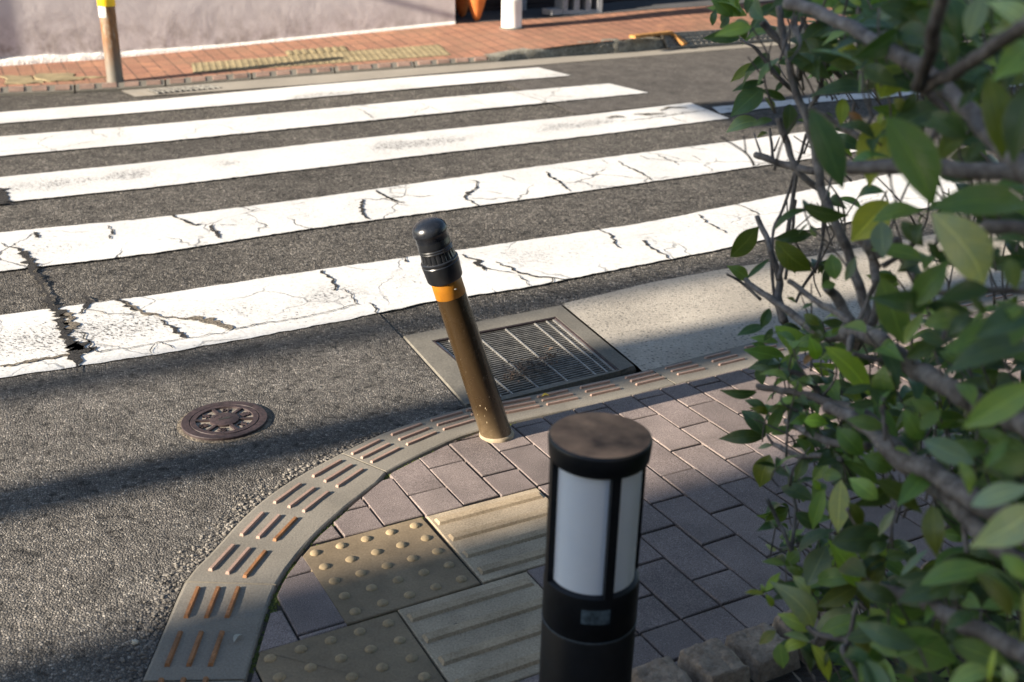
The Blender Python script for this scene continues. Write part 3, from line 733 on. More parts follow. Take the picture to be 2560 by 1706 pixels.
# litter on the grate
mb = MB(); mb2 = MB()
for q in range(55):
    c = c900(1150 + random.random() * 320, 690 - random.random() * 150 + random.gauss(0, 18))
    a = random.uniform(0, 6.28); L = random.uniform(.008, .045); z = random.uniform(-.004, .012)
    d = Vector((math.cos(a), math.sin(a), random.uniform(-.2, .2)))
    p = Vector((c.x, c.y, z)); mb.tube([p - d * L * .5, p + Vector((random.gauss(0, .003), random.gauss(0, .003), .002)), p + d * L * .5], random.uniform(.0005, .0011), 4)
for q in range(130):
    tt_ = random.random(); c = c900(1130 + tt_ * 380 + random.gauss(0, 20), 690 - tt_ * 150 + random.gauss(0, 30)); a = random.uniform(0, 6.28); L = random.uniform(.003, .011)
    d = Vector((math.cos(a), math.sin(a), random.uniform(-.5, .5))).normalized(); n_ = Vector((-d.y, d.x, random.uniform(-.6, .6))).normalized()
    p = Vector((c.x, c.y, random.uniform(0, .014)))
    mb2.add([p - d * L, p - n_ * L * .5 + Vector((0, 0, .003)), p + d * L, p + n_ * L * .5 + Vector((0, 0, .002))], [(0, 1, 2, 3)])
litter = tag(mb2.build('leaf_litter', M['dry_leaf']), kind='stuff')
mb.build('twigs', M['twig'], litter)

# ------------------------------------------------------------------ manhole lid
mc = Vector((-.786, 2.706, PATCH_Z)); mr = .1155
man = thing('manhole_cover', mc, 'small round rusty iron lid with six lettered sectors set in the asphalt', 'manhole cover')
AX = Vector((0, 0, 1))
mb = MB(); mb.lathe([(mr + .012, .0005), (mr + .004, .0014), (mr, .0014)], 48, mc, cap=False); mb.build('mortar_collar', M['chip'], man, 40)
mb = MB(); mb.lathe([(mr, .0), (mr, .007), (mr - .0012, .0085), (mr - .021, .0085), (mr - .022, .0065), (mr - .0235, .0065), (mr - .0245, .009), (mr - .038, .009), (mr - .039, .0035)], 64, mc, cap=False)
for q in range(6):
    a = R(8 + 60 * q); d = Vector((math.cos(a), math.sin(a), 0)); n_ = Vector((-d.y, d.x, 0))
    mb.box(mc + d * .058 + Vector((0, 0, .0055)), .021, .0042, .0034, (d, n_, AX))
mb.lathe([(.040, .003), (.040, .0095), (.038, .0105), (.0001, .0105)], 40, mc, cap=False)
mb.build('iron_frame', M['iron'], man, 35)
mb = MB(); mb.lathe([(mr - .038, .0035), (.0005, .0035)], 48, mc, cap=False); mb.build('sector_fill', M['lid_fill'], man)
mb = MB(); mb.box(mc + Vector((.0, 0, .0107)), .017, .0035, .0004, (Vector((.83, .55, 0)), Vector((-.55, .83, 0)), AX))
mb.box(mc + Vector((.004, .003, .0107)), .006, .006, .0003, (Vector((.83, .55, 0)), Vector((-.55, .83, 0)), AX)); mb.build('lifting_slot', M['pit'], man)
mb = MB(); mb.lathe([(.0105, .0104), (.0105, .0112), (.0095, .0112), (.0095, .0104)], 24, mc + Vector((-.020, .006, 0)), cap=False); mb.build('stamp_ring', M['iron'], man, 40)
for q, ch in enumerate(['水', '叶', '量', '火', '公', '市']):
    a = R(158 - 60 * q)
    cu = bpy.data.curves.new('letter', 'FONT'); cu.body = ch; cu.size = .026; cu.extrude = .0025; cu.align_x = 'CENTER'; cu.align_y = 'CENTER'; cu.offset = .0006
    tmp = bpy.data.objects.new('tmp', cu); COL.objects.link(tmp)
    bpy.context.view_layer.update()
    me = bpy.data.meshes.new_from_object(tmp.evaluated_get(bpy.context.evaluated_depsgraph_get()))
    bpy.data.objects.remove(tmp)
    lo = bpy.data.objects.new('raised_letter', me); COL.objects.link(lo); me.materials.clear(); me.materials.append(M['iron'])
    p = mc + Vector((math.cos(a), math.sin(a), 0)) * .0585 + Vector((0, 0, .0045))
    me.transform(Matrix.Translation(p) @ Matrix.Rotation(a - R(90), 4, 'Z')); lo.parent = man; lo.matrix_parent_inverse = Matrix.Translation(mc).inverted()

# ------------------------------------------------------------------ pavement frame
PA = .493; PO = Vector((-.195, 2.222, 0)); PU = Vector((math.cos(PA), math.sin(PA), 0)); PV = Vector((-math.sin(PA), math.cos(PA), 0))
def pv(u, v, z=0): return PO + PU * u + PV * v + Vector((0, 0, z))
def to_uv(p): d = p - PO; return (d.dot(PU), d.dot(PV))
def clip(poly, nx, ny, c):
    out = []
    for i in range(len(poly)):
        a, b = poly[i - 1], poly[i]; da = a[0] * nx + a[1] * ny - c; db = b[0] * nx + b[1] * ny - c
        if (da >= 0) != (db >= 0):
            t = da / (da - db); out.append((a[0] + (b[0] - a[0]) * t, a[1] + (b[1] - a[1]) * t))
        if db >= 0: out.append(b)
    return out
kin_uv = [to_uv(q) for q in kin]
def hull(pts):
    pts = sorted(set(pts))
    def half(ps):
        o = []
        for p in ps:
            while len(o) > 1 and (o[-1][0] - o[-2][0]) * (p[1] - o[-2][1]) - (o[-1][1] - o[-2][1]) * (p[0] - o[-2][0]) <= 0: o.pop()
            o.append(p)
        return o
    a, b = half(pts), half(pts[::-1]); return a[:-1] + b[:-1]
ends = [kin_uv[0], kin_uv[-1]]
hl_ = hull([(round(x, 5), round(y, 5)) for x, y in kin_uv] + [(8.0, -6.0), (0.0, -6.0)])
ks = set((round(x, 5), round(y, 5)) for x, y in kin_uv)
kin_c = [q for q in [(round(x, 5), round(y, 5)) for x, y in kin_uv] if q in set(hl_)]
def inside_clip(poly, gap=.010):
    for (x0, y0), (x1, y1) in zip(kin_c, kin_c[1:]):
        ex, ey = x1 - x0, y1 - y0; L = math.hypot(ex, ey)
        if L < 1e-6: continue
        nx, ny = ey / L, -ex / L            # right side of the travelling kerb line
        poly = clip(poly, nx, ny, x0 * nx + y0 * ny + gap)
        if len(poly) < 3: return []
    return poly
tiles = [(-.302, -.302, -.008, -.003), (-.498, -.612, -.204, -.314), (-.001, -.298, .293, -.003), (-.199, -.606, .099, -.306)]  # umin vmin umax vmax
def minus(rects, t):
    out = []
    g = .004
    for (a, b, c, d) in rects:
        if c <= t[0] - g or a >= t[2] + g or d <= t[1] - g or b >= t[3] + g: out.append((a, b, c, d)); continue
        if a < t[0] - g: out.append((a, b, t[0] - g, d))
        if c > t[2] + g: out.append((t[2] + g, b, c, d))
        a2, c2 = max(a, t[0] - g), min(c, t[2] + g)
        if b < t[1] - g: out.append((a2, b, c2, t[1] - g))
        if d > t[3] + g: out.append((a2, t[3] + g, c2, d))
    return out
mb = MB(); J = .0028
for kx in range(-9, 60):
    u0, u1 = .1005 * kx - .004, .1005 * (kx + 1) - .004
    par = 0 if kx % 2 else .1
    rects = []
    for ky in range(-16, 24):
        v0 = .005 + par + .2 * ky; v1 = v0 + .2
        lim = -.594
        for b0, b1 in (((v0, v1),) if v0 >= lim or v1 <= lim else ((v0, lim), (lim, v1))):
            rects.append((u0 + J, max(b0 + J, -.735), u1 - J, b1 - J))
    for t in tiles: rects = minus(rects, t)
    for (a, b, c, d) in rects:
        if c - a < .012 or d - b < .012: continue
        if d < -.72: continue
        poly = inside_clip([(a, b), (c, b), (c, d), (a, d)])
        if len(poly) < 3: continue
        ar = abs(sum(poly[i][0] * poly[i - 1][1] - poly[i - 1][0] * poly[i][1] for i in range(len(poly)))) / 2
        if ar < .0004: continue
        cl = [poly[0]]
        for q in poly[1:]:
            if math.hypot(q[0] - cl[-1][0], q[1] - cl[-1][1]) > .004: cl.append(q)
        if math.hypot(cl[0][0] - cl[-1][0], cl[0][1] - cl[-1][1]) <= .004: cl.pop()
        if len(cl) < 3: continue
        dz = random.uniform(-.0016, .0008); mb.prism([pv(q[0] + random.gauss(0, .0009), q[1] + random.gauss(0, .0009)) for q in cl], -.03, dz, .0019)
pavement = tag(mb.build('pavement', M['paver']), kind='structure')
mb = MB(); pts = [Vector((q.x, q.y, -.009)) for q in kin] + [Vector((12, -3, -.009)), Vector((-.35, -3, -.009))]
mb.poly(pts); mb.build('joint_bed', M['bed'], pavement)

def dome_tile(u0, v0, ang, org, label, ncut):
    t = thing('tactile_dome_tile', (org.x, org.y, 0), label, 'tactile tile', 'ochre dome tiles at the kerb')
    U = Vector((math.cos(ang), math.sin(ang), 0)); V = Vector((-U.y, U.x, 0))
    tl = org - U * .03 + V * .03
    sq = [tl, tl - V * .3, tl - V * .3 + U * .3, tl + U * .3]
    pl = inside_clip([to_uv(q) for q in sq], .012)
    m = MB(); m.prism([pv(*q) for q in pl], -.03, 0, .0022); m.build('tile_body', M['tile_dome'], t)
    for j in range(5):
        for i in range(5):
            c = org + U * (.06 * i) - V * (.06 * j)
            m = MB(); m.dome((c.x, c.y, -.0006), .0122, .0066, 18, 5); m.build('dome', M['dome_top'], t, 179)
dome_tile(0, 0, .5087, Vector((-.4273, 2.059, 0)), 'ochre dome tile, upper of the two, half in sunlight beside the curved kerb', 1)
dome_tile(0, 0, .4866, Vector((-.4514, 1.6997, 0)), 'ochre dome tile in shade at the bottom edge, cut off by the photo', 1)
def bar_tile(t4, label, vs_):
    u0, v0, u1, v1 = t4; c = pv((u0 + u1) / 2, (v0 + v1) / 2)
    t = thing('tactile_bar_tile', c, label, 'tactile tile', 'buff bar tiles leading to the kerb')
    m = MB(); m.prism([pv(u0, v0), pv(u1, v0), pv(u1, v1), pv(u0, v1)], -.03, 0, .002); m.build('tile_body', M['tile_bar'], t)
    for v in vs_:
        m = MB(); P1 = []
        for hw, inset, z in ((.0150, .008, -.001), (.0100, .013, .0060)):
            for su, sv in ((-1, -1), (1, -1), (1, 1), (-1, 1)):
                q = pv(((u0 + u1) / 2) + su * ((u1 - u0) / 2 - inset), v + sv * hw); P1.append((q.x, q.y, z))
        m.add(P1, [(0, 1, 5, 4), (1, 2, 6, 5), (2, 3, 7, 6), (3, 0, 4, 7), (4, 5, 6, 7)]); m.build('raised_bar', M['bar_top'], t)
bar_tile(tiles[2], 'buff bar tile in the sun right of the upper dome tile', [-.04, -.115, -.19, -.262])
bar_tile(tiles[3], 'buff bar tile in shade with a black gum spot, beside the lamp post', [-.345, -.42, -.495, -.57])
tg = G(1142, 1566); mb = MB(); mb.lathe([(.0085, 0), (.008, .0015), (.0005, .002)], 14, Vector((tg.x, tg.y, 0)), cap=False)
tag(mb.build('gum_spot', M['gum'], None, 60), 'flat black gum spot stuck on the shaded bar tile', 'gum spot')

# moss along the kerb joint
mb = MB()
def blob(m, c, r, h=.5, n=6):
    vs = []
    for q in range(n):
        a = 6.283 * q / n + random.random(); rr = r * random.uniform(.7, 1.3); vs.append((c.x + rr * math.cos(a), c.y + rr * math.sin(a), c.z))
    vs.append((c.x, c.y, c.z + r * h)); m.add(vs, [(q, (q + 1) % n, n) for q in range(n)])
lk = plen(kin)
for q in range(1300):
    s = random.random() ** 1.2 * 1.35 + .05; p, d = poly_at(kin, s); n_ = Vector((d.y, -d.x, 0))
    if noise.noise(p * 9) < -.12: continue
    wdt = .020 if s < .8 else .009
    c = p + n_ * random.uniform(.0, wdt); blob(mb, Vector((c.x, c.y, -.0095)), random.uniform(.002, .006), .8)
for q in range(500):
    j = random.random()
    u, v = random.choice([(random.uniform(-.31, .3), .0), (-.305, random.uniform(-.3, 0)), (random.uniform(-.45, .1), -.305), (random.uniform(-.2, -.0), .003)])
    c = pv(u + random.gauss(0, .0025), v + random.gauss(0, .0025)); 
    if noise.noise(c * 14) < .02: continue
    blob(mb, Vector((c.x, c.y, -.007)), random.uniform(.0015, .0042), .9)
tag(mb.build('moss', M['moss']), kind='stuff')

# loose grit along the broken asphalt edge
mb = MB()
def pebble(m, c, r):
    vs = []; n = 6
    rot = random.random() * 6
    for lvl, (rr, z) in enumerate(((.8, -.35), (1, .1), (.55, .6))):
        for q in range(n):
            a = rot + 6.283 * q / n; e = r * rr * random.uniform(.7, 1.25); vs.append((c.x + e * math.cos(a), c.y + e * math.sin(a) * .8, c.z + r * z * random.uniform(.7, 1.2)))
    fs = [(l * n + q, l * n + (q + 1) % n, (l + 1) * n + (q + 1) % n, (l + 1) * n + q) for l in range(2) for q in range(n)] + [tuple(2 * n + q for q in range(n))]
    m.add(vs, fs)
for q in range(520):
    s = random.uniform(.05, 1.25); p, d = poly_at(kout, s); n_ = Vector((-d.y, d.x, 0))
    off = abs(random.gauss(0, .03)) + .003
    if s > 1.0: off *= .5
    c = p + n_ * off; pebble(mb, Vector((c.x, c.y, PATCH_Z + .001)), random.uniform(.0018, .0055) * (1.25 if random.random() < .1 else 1))
tag(mb.build('gravel', M['pebble']), kind='stuff')

def leaf_flat(name, px, ang, L, wd, mat, label, z=.003):
    c = G(*px); m = MB(); n = 8; d = Vector((math.cos(ang), math.sin(ang), 0)); s = Vector((-d.y, d.x, 0)); vs = []; fs = []
    for i in range(n + 1):
        t = i / n; ww = wd * math.sin(math.pi * t) ** .8; bend = math.sin(t * math.pi)
        for sv in (-1, 0, 1):
            q = c + d * (L * (t - .5)) + s * (ww * sv + bend * L * .12); vs.append((q.x, q.y, z + abs(sv) * .004 * bend + bend * .002))
    for i in range(n):
        for j in range(2): o = i * 3 + j; fs.append((o, o + 3, o + 4, o + 1))
    m.add(vs, fs); return tag(m.build(name, mat, None, 179), label, 'leaf')
leaf_flat('fallen_leaf', (595, 1600), 1.2, .027, .0045, M['pale_leaf'], 'small pale crescent leaf lying on the shaded kerb stone')
leaf_flat('fallen_leaf', (1364, 997), .2, .022, .007, M['yellow_leaf'], 'small yellow leaf on the kerb between the leaning post and the drain', .008)
leaf_flat('fallen_leaf', (452, 214), .3, .16, .05, M['yellow_leaf'], 'yellow leaf lying on the far gutter grate', .03)
m = MB(); pebble(m, Vector((*G(337, 1604).xy, -.002)), .008); tag(m.build('pebble', M['pale_leaf']), 'pale yellow pebble on the shaded asphalt at lower left', 'pebble')

# ------------------------------------------------------------------ leaning bollard
B0 = Vector((-.038, 2.636, 0)); BT = A(1075, 578, 2.69); ax = (BT - B0).normalized(); Lb = (BT - B0).length
def ax_t(py):
    lo, hi = -.2, 1.3
    for _ in range(50):
        m_ = (lo + hi) / 2
        if proj(B0 + ax * (Lb * m_))[1] > py: lo = m_
        else: hi = m_
    return Lb * lo
t_top, t_neck, t_ring, t_ctop, t_cbot, t_band = (ax_t(y) for y in (578, 597, 624, 649, 697, 737))
boll = thing('leaning_bollard', B0, 'brown steel bollard leaning left with black domed cap and amber band', 'bollard')
mb = MB(); mb.lathe([(.047, -.006), (.0475, .004), (.0445, .009), (.040, .011)], 40, B0, Vector((0, 0, 1)), cap=False); mb.build('base_ring', M['ring'], boll, 40)
mb = MB(); mb.lathe([(.0415, -.02), (.0415, .02), (.0405, .2), (.039, t_band), (.0385, t_cbot + .004)], 48, B0, ax); mb.build('post', M['bollard'], boll, 40)
mb = MB(); mb.lathe([(.0390, t_band), (.0396, t_band + .001), (.0392, t_cbot + .006), (.0385, t_cbot + .008)], 48, B0, ax, cap=False); mb.build('amber_band', M['amber'], boll, 40)
mb = MB(); mb.lathe([(.0385, t_cbot), (.0435, t_cbot + .001), (.0455, t_cbot + .005), (.0478, t_ctop - .014), (.0480, t_ctop - .008), (.0465, t_ctop - .006), (.0482, t_ctop - .002), (.0475, t_ctop + .002), (.045, t_ctop + .004), (.043, t_ctop + .004)], 56, B0, ax, cap=False); mb.build('collar', M['cap'], boll, 35)
mb = MB()
def flute(a, q): return 1 - (.045 * max(0, math.cos(a * 20)) ** 2 if 1 <= q <= 3 else 0)
mb.lathe([(.0445, t_ctop - .002), (.0440, t_ctop + .006), (.0428, (t_ctop + t_ring) / 2), (.0418, t_ring - .004), (.0418, t_ring - .001), (.0432, t_ring + .001), (.0418, t_ring + .004), (.0430, t_ring + .007), (.0415, t_ring + .010), (.0425, t_ring + .013), (.0422, t_ring + .017), (.0415, t_neck)], 160, B0, ax, flute, cap=False); mb.build('fluted_neck', M['cap'], boll, 40)
hh = t_top - t_neck
prof = [(.0415, t_neck - .004)] + [(.0445 * math.cos(a) ** .75 if a > 0 else .0445 * math.cos(a) ** .5, t_top + (.030 if a > 0 else hh * .75) * math.sin(a)) for a in [R(x) for x in range(-30, 90, 10)]] + [(.0005, t_top + .030)]
mb = MB(); mb.lathe(prof, 48, B0, ax, cap=False); mb.build('domed_cap', M['cap_dome'], boll, 60)
rv = A(1145, 714, 2.70)
mb = MB(); dv = (rv - (B0 + ax * (rv - B0).dot(ax))).normalized(); mb.dome(B0 + ax * (t_band + (t_cbot - t_band) * .55) + dv * .0385, .004, .002, 10, 2); mb.build('rivet', M['galv'], boll, 60)

# ------------------------------------------------------------------ lamp bollard
LT = A(1501, 1086, 1.58)
dr = ray(1462, 1706); tq = (LT.y) / dr.y; LQ = EYE + dr * tq
lax = (LT - LQ).normalized()
L0 = LT - lax * (LT.z / lax.z)
LL = (LT - L0).length
def lt_(py):
    lo, hi = .2, 1.2
    for _ in range(50):
        m_ = (lo + hi) / 2
        if proj(L0 + lax * (LL * m_))[1] > py: lo = m_
        else: hi = m_
    return LL * lo
z_cap, z_win, z_seam = lt_(1139), lt_(1428), lt_(1536)
lamp = thing('bollard_lamp', L0, 'black bollard lamp with white diffuser panels and dusty brown top, out of focus in front', 'bollard lamp')
mb = MB(); mb.lathe([(.073, -.05), (.073, z_seam - .004), (.0722, z_seam - .0025)], 48, L0, lax, cap=False); mb.build('post', M['lamp_black'], lamp, 40)
mb = MB(); mb.lathe([(.0722, z_seam - .0026), (.0738, z_seam - .0014), (.0738, z_seam + .0004), (.0722, z_seam + .0012)], 48, L0, lax, cap=False); mb.build('seam_ring', M['lamp_edge'], lamp, 50)
mb = MB(); mb.lathe([(.0722, z_seam + .001), (.073, z_seam + .002), (.073, z_win - .012), (.072, z_win - .002), (.069, z_win), (.061, z_win + .002), (.05, z_win + .002)], 48, L0, lax, cap=False); mb.build('lower_housing', M['lamp_black'], lamp, 40)
mb = MB(); mb.lathe([(.064, z_win), (.064, z_cap + .003)], 48, L0, lax, cap=False); mb.build('diffuser', M['opal'], lamp, 60)
# view azimuth of the camera round the lamp axis
vdir = (EYE - LT); vdir = (vdir - lax * vdir.dot(lax)).normalized(); vside = lax.cross(vdir)
for q in range(4):
    a = R(22 + 90 * q); d = vdir * math.cos(a) + vside * math.sin(a); s = lax.cross(d)
    m = MB(); c = L0 + lax * ((z_win + z_cap) / 2) + d * .0675; m.box(c, .0055, .0068, (z_cap - z_win) / 2 + .002, (d, s, lax)); m.build('mullion', M['lamp_black'], lamp)
zt = LL
mb = MB(); mb.lathe([(.062, z_cap), (.0715, z_cap), (.0735, z_cap + .003), (.0755, zt - .006), (.0748, zt - .0025), (.0722, zt - .0004)], 56, L0, lax, cap=False); mb.build('cap_rim', M['lamp_black'], lamp, 50)
mb = MB(); mb.lathe([(.0722, zt - .0004), (.04, zt + .0006), (.0005, zt + .001)], 56, L0, lax, cap=False); mb.build('cap_top', M['lamp_top'], lamp, 60)
# faded sticker wrapped on the housing
mb = MB(); vs = []; zc = lt_(1472); n = 8
for i in range(n + 1):
    a = R(-5) + R(22 * 2) * 0 + lerp(R(-4), R(30), i / n); d = vdir * math.cos(a) + vside * math.sin(a)
    for h_ in (-.0125, .0125): vs.append(L0 + lax * (zc + h_) + d * .0734)
mb.add(vs, [(2 * i, 2 * i + 2, 2 * i + 3, 2 * i + 1) for i in range(n)]); mb.build('sticker', M['sticker'], lamp, 60)

# ------------------------------------------------------------------ edging stones + soil bed
names = ['brown edging stone at the bottom edge, right of the lamp post', 'brown rounded edging stone, second right of the lamp post', 'large pinkish edging stone under the yellow-green leaf cluster', 'edging stone hidden under the shrub leaves, next to the pinkish one',
         'grey edging stone glimpsed below the shrub, middle of the bed edge', 'grey edging stone beside the bright green leaf', 'pale edging stone with a rounded top seen between leaves', 'edging stone near the right end of the bed edge', 'edging stone in the right corner, mostly behind leaves', 'last edging stone at the right edge of the photo',
         'edging stone out past the right edge', 'farthest edging stone of the bed']
US = [.085, .196, .306, .425, .52, .62, .73, .83, .94, 1.05, 1.15, 1.26, 1.36]
for i in range(12):
    u0, u1 = US[i] + .004, US[i + 1] - .004
    t = None; nx, ny = 12, 10; vs = []; fs = []
    top = random.uniform(.028, .036)
    for b in range(ny + 1):
        for a in range(nx + 1):
            x, y = a / nx, b / ny
            ex = min(x, 1 - x) * (u1 - u0); ey = min(y, 1 - y) * .115
            rr = .013
            def prof_(e): return 0 if e <= 0 else (1 if e >= rr else math.sqrt(1 - (1 - e / rr) ** 2))
            z = -.03 + (top + .03) * prof_(ex) ** .6 * prof_(ey) ** .6
            p = pv(lerp(u0, u1, x), lerp(-.818, -.697, y)); nz = noise.noise(p * 28) * .007 + noise.noise(p * 80) * .003
            vs.append((p.x + nz * .6, p.y + nz * .5, z + nz))
    for b in range(ny):
        for a in range(nx): o = b * (nx + 1) + a; fs.append((o, o + 1, o + nx + 2, o + nx + 1))
    m = MB(); m.add(vs, fs); tag(m.build('edging_stone', M['stone'], None, 179), names[i], 'edging stone', 'edging stones of the planting bed')
mb = MB(); n = 34
for b in range(n + 1):
    for a in range(n + 1):
        p = pv(lerp(-.1, 3.6, a / n), lerp(-3.2, -.80, b / n)); mb.v.append((p.x, p.y, .012 + noise.noise(p * 6) * .02 + noise.noise(p * 22) * .012 + (.0 if b < n else -.03)))
for b in range(n):
    for a in range(n): o = b * (n + 1) + a; mb.f.append((o, o + 1, o + n + 2, o + n + 1))
tag(mb.build('soil_bed', M['soil'], None, 179), kind='structure')
mb = MB()
for q in range(420):
    c = pv(random.uniform(.0, 1.8), random.uniform(-1.5, -.83), .02); L = random.uniform(.008, .03); a = random.random() * 6.28
    d = Vector((math.cos(a), math.sin(a), random.uniform(-.3, .3))); s = Vector((-d.y, d.x, random.uniform(-.5, .5)))
    p = c + Vector((0, 0, noise.noise(c * 6) * .02 + .004)); mb.add([p - d * L, p - s * L * .35 + Vector((0, 0, .004)), p + d * L, p + s * L * .35], [(0, 1, 2, 3)])
tag(mb.build('fallen_litter', M['dry_leaf']), kind='stuff')

exec_shrub = True
# ------------------------------------------------------------------ shrub
def c1(x, y): return (1760 + x / 2.8, y / 2.8)
def c2(x, y): return (1760 + x / 2.8, 500 + y / 2.8)
def c3(x, y): return (1760 + x / 2.8, 1000 + y / 2.8)
def c4(x, y): return (1760 + x / 2.941, 1200 + y / 2.941)
CR = {1: c1, 2: c2, 3: c3, 4: c4}
root = Vector((1.02, 1.36, 0))
shrub = thing('leafy_shrub', root, 'evergreen shrub with glossy pointed leaves and bare grey twigs filling the right side', 'shrub')
br = MB()
def branch(pts, depth, r0, r1=None, n=8):
    """pts: (crop, x, y); depth: number or (start, end)"""
    r1 = r0 if r1 is None else r1
    d0, d1 = depth if isinstance(depth, tuple) else (depth, depth)
    P = []
    for i, (c, x, y) in enumerate(pts):
        px = CR[c](x, y); P.append(A(*px, lerp(d0, d1, i / max(1, len(pts) - 1)) + random.uniform(-.012, .012)))
    P = smooth_line(P, 6); k_ = len(P)
    P = [p + Vector((noise.noise(p * 40), noise.noise(p * 40 + Vector((9, 0, 0))), noise.noise(p * 40 + Vector((0, 9, 0))))) * r0 * .45 for p in P]
    br.tube(P, [lerp(r0, r1, i / (k_ - 1)) * (1 + .14 * noise.noise(p * 70)) for i, p in enumerate(P)], n, .05)
    return P
def limb(P, r0, r1): # free limb in space
    P = smooth_line([Vector(p) for p in P], 6); br.tube(P, [lerp(r0, r1, i / (len(P) - 1)) * (1 + .12 * noise.noise(p * 60)) for i, p in enumerate(P)], 9, .05)
B = branch
B([(2, 1190, 950), (2, 1110, 700), (2, 1020, 400), (2, 960, 260), (2, 850, 0), (1, 800, 1200), (1, 760, 1000), (1, 715, 830), (1, 640, 640), (1, 590, 420), (1, 545, 200), (1, 530, 40)], (1.62, 1.72), .0075, .0055)
B([(1, 715, 830), (1, 800, 640), (1, 860, 380), (1, 870, 120)], 1.72, .0042, .0028)
B([(1, 860, 390), (1, 900, 250), (1, 930, 170)], 1.72, .0028, .0018)
B([(1, 660, 560), (1, 680, 320), (1, 640, 200), (1, 640, 120)], 1.72, .0050, .0045); B([(1, 660, 240), (1, 720, 100)], 1.72, .003, .002)
B([(1, 595, 350), (1, 480, 240), (1, 400, 160)], 1.73, .0052, .0048)
B([(1, 960, 540), (1, 860, 440), (1, 750, 280), (1, 670, 90)], 1.8, .0042, .003)
B([(1, 640, 640), (1, 540, 560), (1, 400, 380), (1, 330, 320), (1, 250, 280)], 1.78, .0045, .002)
B([(1, 580, 20), (1, 800, 80), (1, 1000, 180), (1, 1200, 300), (1, 1500, 460), (1, 1800, 730), (1, 2050, 1000), (1, 2300, 1230)], (1.45, 1.1), .0078, .0105)
B([(1, 1270, 330), (1, 1260, 270)], 1.3, .010, .009)
B([(1, 1500, 600), (1, 1560, 420), (1, 1610, 220), (1, 1670, -60)], (1.15, 1.0), .0075, .007)
B([(1, 1540, 620), (1, 1800, 480), (1, 2150, 240), (1, 2300, 150)], (1.15, .9), .0075, .007)
B([(1, 1560, 640), (1, 1700, 780), (1, 1640, 900), (1, 1580, 1010)], 1.2, .005, .003)
B([(1, 760, 760), (1, 950, 880), (1, 1120, 980), (1, 1300, 1100)], (1.7, 1.6), .005, .0045)
B([(1, 1000, 1180), (1, 1400, 1170), (1, 1700, 1180), (1, 2300, 1225)], (1.3, 1.1), .0078, .0095)
B([(1, 360, 1085), (1, 470, 1120), (1, 560, 1155), (1, 780, 1200)], (1.82, 1.72), .0058, .0062)
B([(1, 400, 1090), (1, 350, 930)], 1.82, .002, .0012); B([(1, 480, 1110), (1, 460, 900)], 1.8, .003, .002); B([(1, 490, 1060), (1, 530, 960)], 1.8, .002, .001)
B([(1, 520, 830), (1, 590, 1030), (1, 650, 1190), (1, 820, 1340), (1, 900, 1480)], 1.75, .0055, .005)
B([(1, 720, 940), (1, 570, 1420), (2, 480, 250), (2, 490, 650), (2, 540, 860)], 1.85, .0026, .003)
B([(1, 650, 1180), (1, 600, 1560), (2, 560, 380), (2, 520, 560)], 1.82, .0036, .0044); B([(2, 640, 0), (2, 620, 200), (2, 570, 560)], 1.86, .0026, .003)
B([(2, 835, -20), (2, 830, 250), (2, 790, 450), (2, 700, 600), (2, 640, 720)], 1.85, .003, .0026); B([(2, 870, 80), (2, 820, 330)], 1.85, .0015, .002)
B([(2, 370, 110), (2, 430, 250), (2, 490, 430), (2, 530, 560), (2, 520, 700), (2, 560, 860)], (1.88, 1.8), .0045, .007)
B([(2, 160, 520), (2, 250, 570), (2, 400, 700)], 1.9, .002, .003); B([(2, 290, 560), (2, 400, 650), (2, 540, 740), (2, 820, 950), (2, 1000, 960)], (1.9, 1.65), .005, .0065)
B([(2, 1040, 930), (2, 1190, 960), (2, 1300, 1050), (2, 1500, 1190), (2, 1700, 1310), (2, 1880, 1410), (2, 2100, 1500), (2, 2350, 1620)], (1.6, 1.15), .0125, .0125, 10)
B([(2, 1040, 900), (2, 1000, 960), (2, 1090, 1000)], 1.6, .014, .013)
B([(2, 1160, 940), (2, 1215, 700), (2, 1190, 450), (2, 1130, 310), (2, 1060, 250)], (1.6, 1.62), .006, .008); B([(2, 1070, 890), (2, 1150, 700), (2, 1210, 560)], 1.58, .0035, .0035); B([(2, 1250, 470), (2, 1360, 400), (2, 1490, 280)], 1.5, .004, .003)
B([(2, 1200, 400), (2, 1200, 330)], 1.6, .009, .009); B([(2, 1330, 280), (2, 1420, 440), (2, 1500, 560)], 1.55, .008, .008)
B([(2, 1030, 860), (2, 900, 770), (2, 800, 720), (2, 600, 570)], (1.58, 1.75), .0055, .0045); B([(2, 860, 610), (2, 950, 720), (2, 1030, 860)], 1.68, .008, .009)
B([(2, 1000, 1150), (2, 1010, 1060), (2, 1040, 960)], 1.55, .005, .005); B([(2, 1040, 1080), (2, 1180, 1110), (2, 1340, 1160)], 1.45, .0035, .0035)
B([(2, 380, 1310), (2, 520, 1330), (2, 700, 1360), (2, 880, 1420), (2, 1100, 1480), (3, 1250, 200)], (1.75, 1.45), .005, .008); B([(2, 540, 1190), (2, 700, 1240), (2, 850, 1400)], 1.7, .005, .006); B([(2, 950, 1330), (2, 880, 1420)], 1.65, .006, .006)
B([(3, 860, 60), (3, 1000, 110), (3, 1130, 190), (3, 1300, 370), (3, 1500, 520), (3, 1700, 690), (3, 1850, 850), (3, 2000, 980), (3, 2300, 1180)], (1.5, 1.2), .0085, .0105, 9)
B([(3, 1250, 290), (3, 1450, 430), (3, 1700, 560), (3, 1950, 730), (3, 2300, 920)], (1.4, 1.15), .0125, .0135, 10)
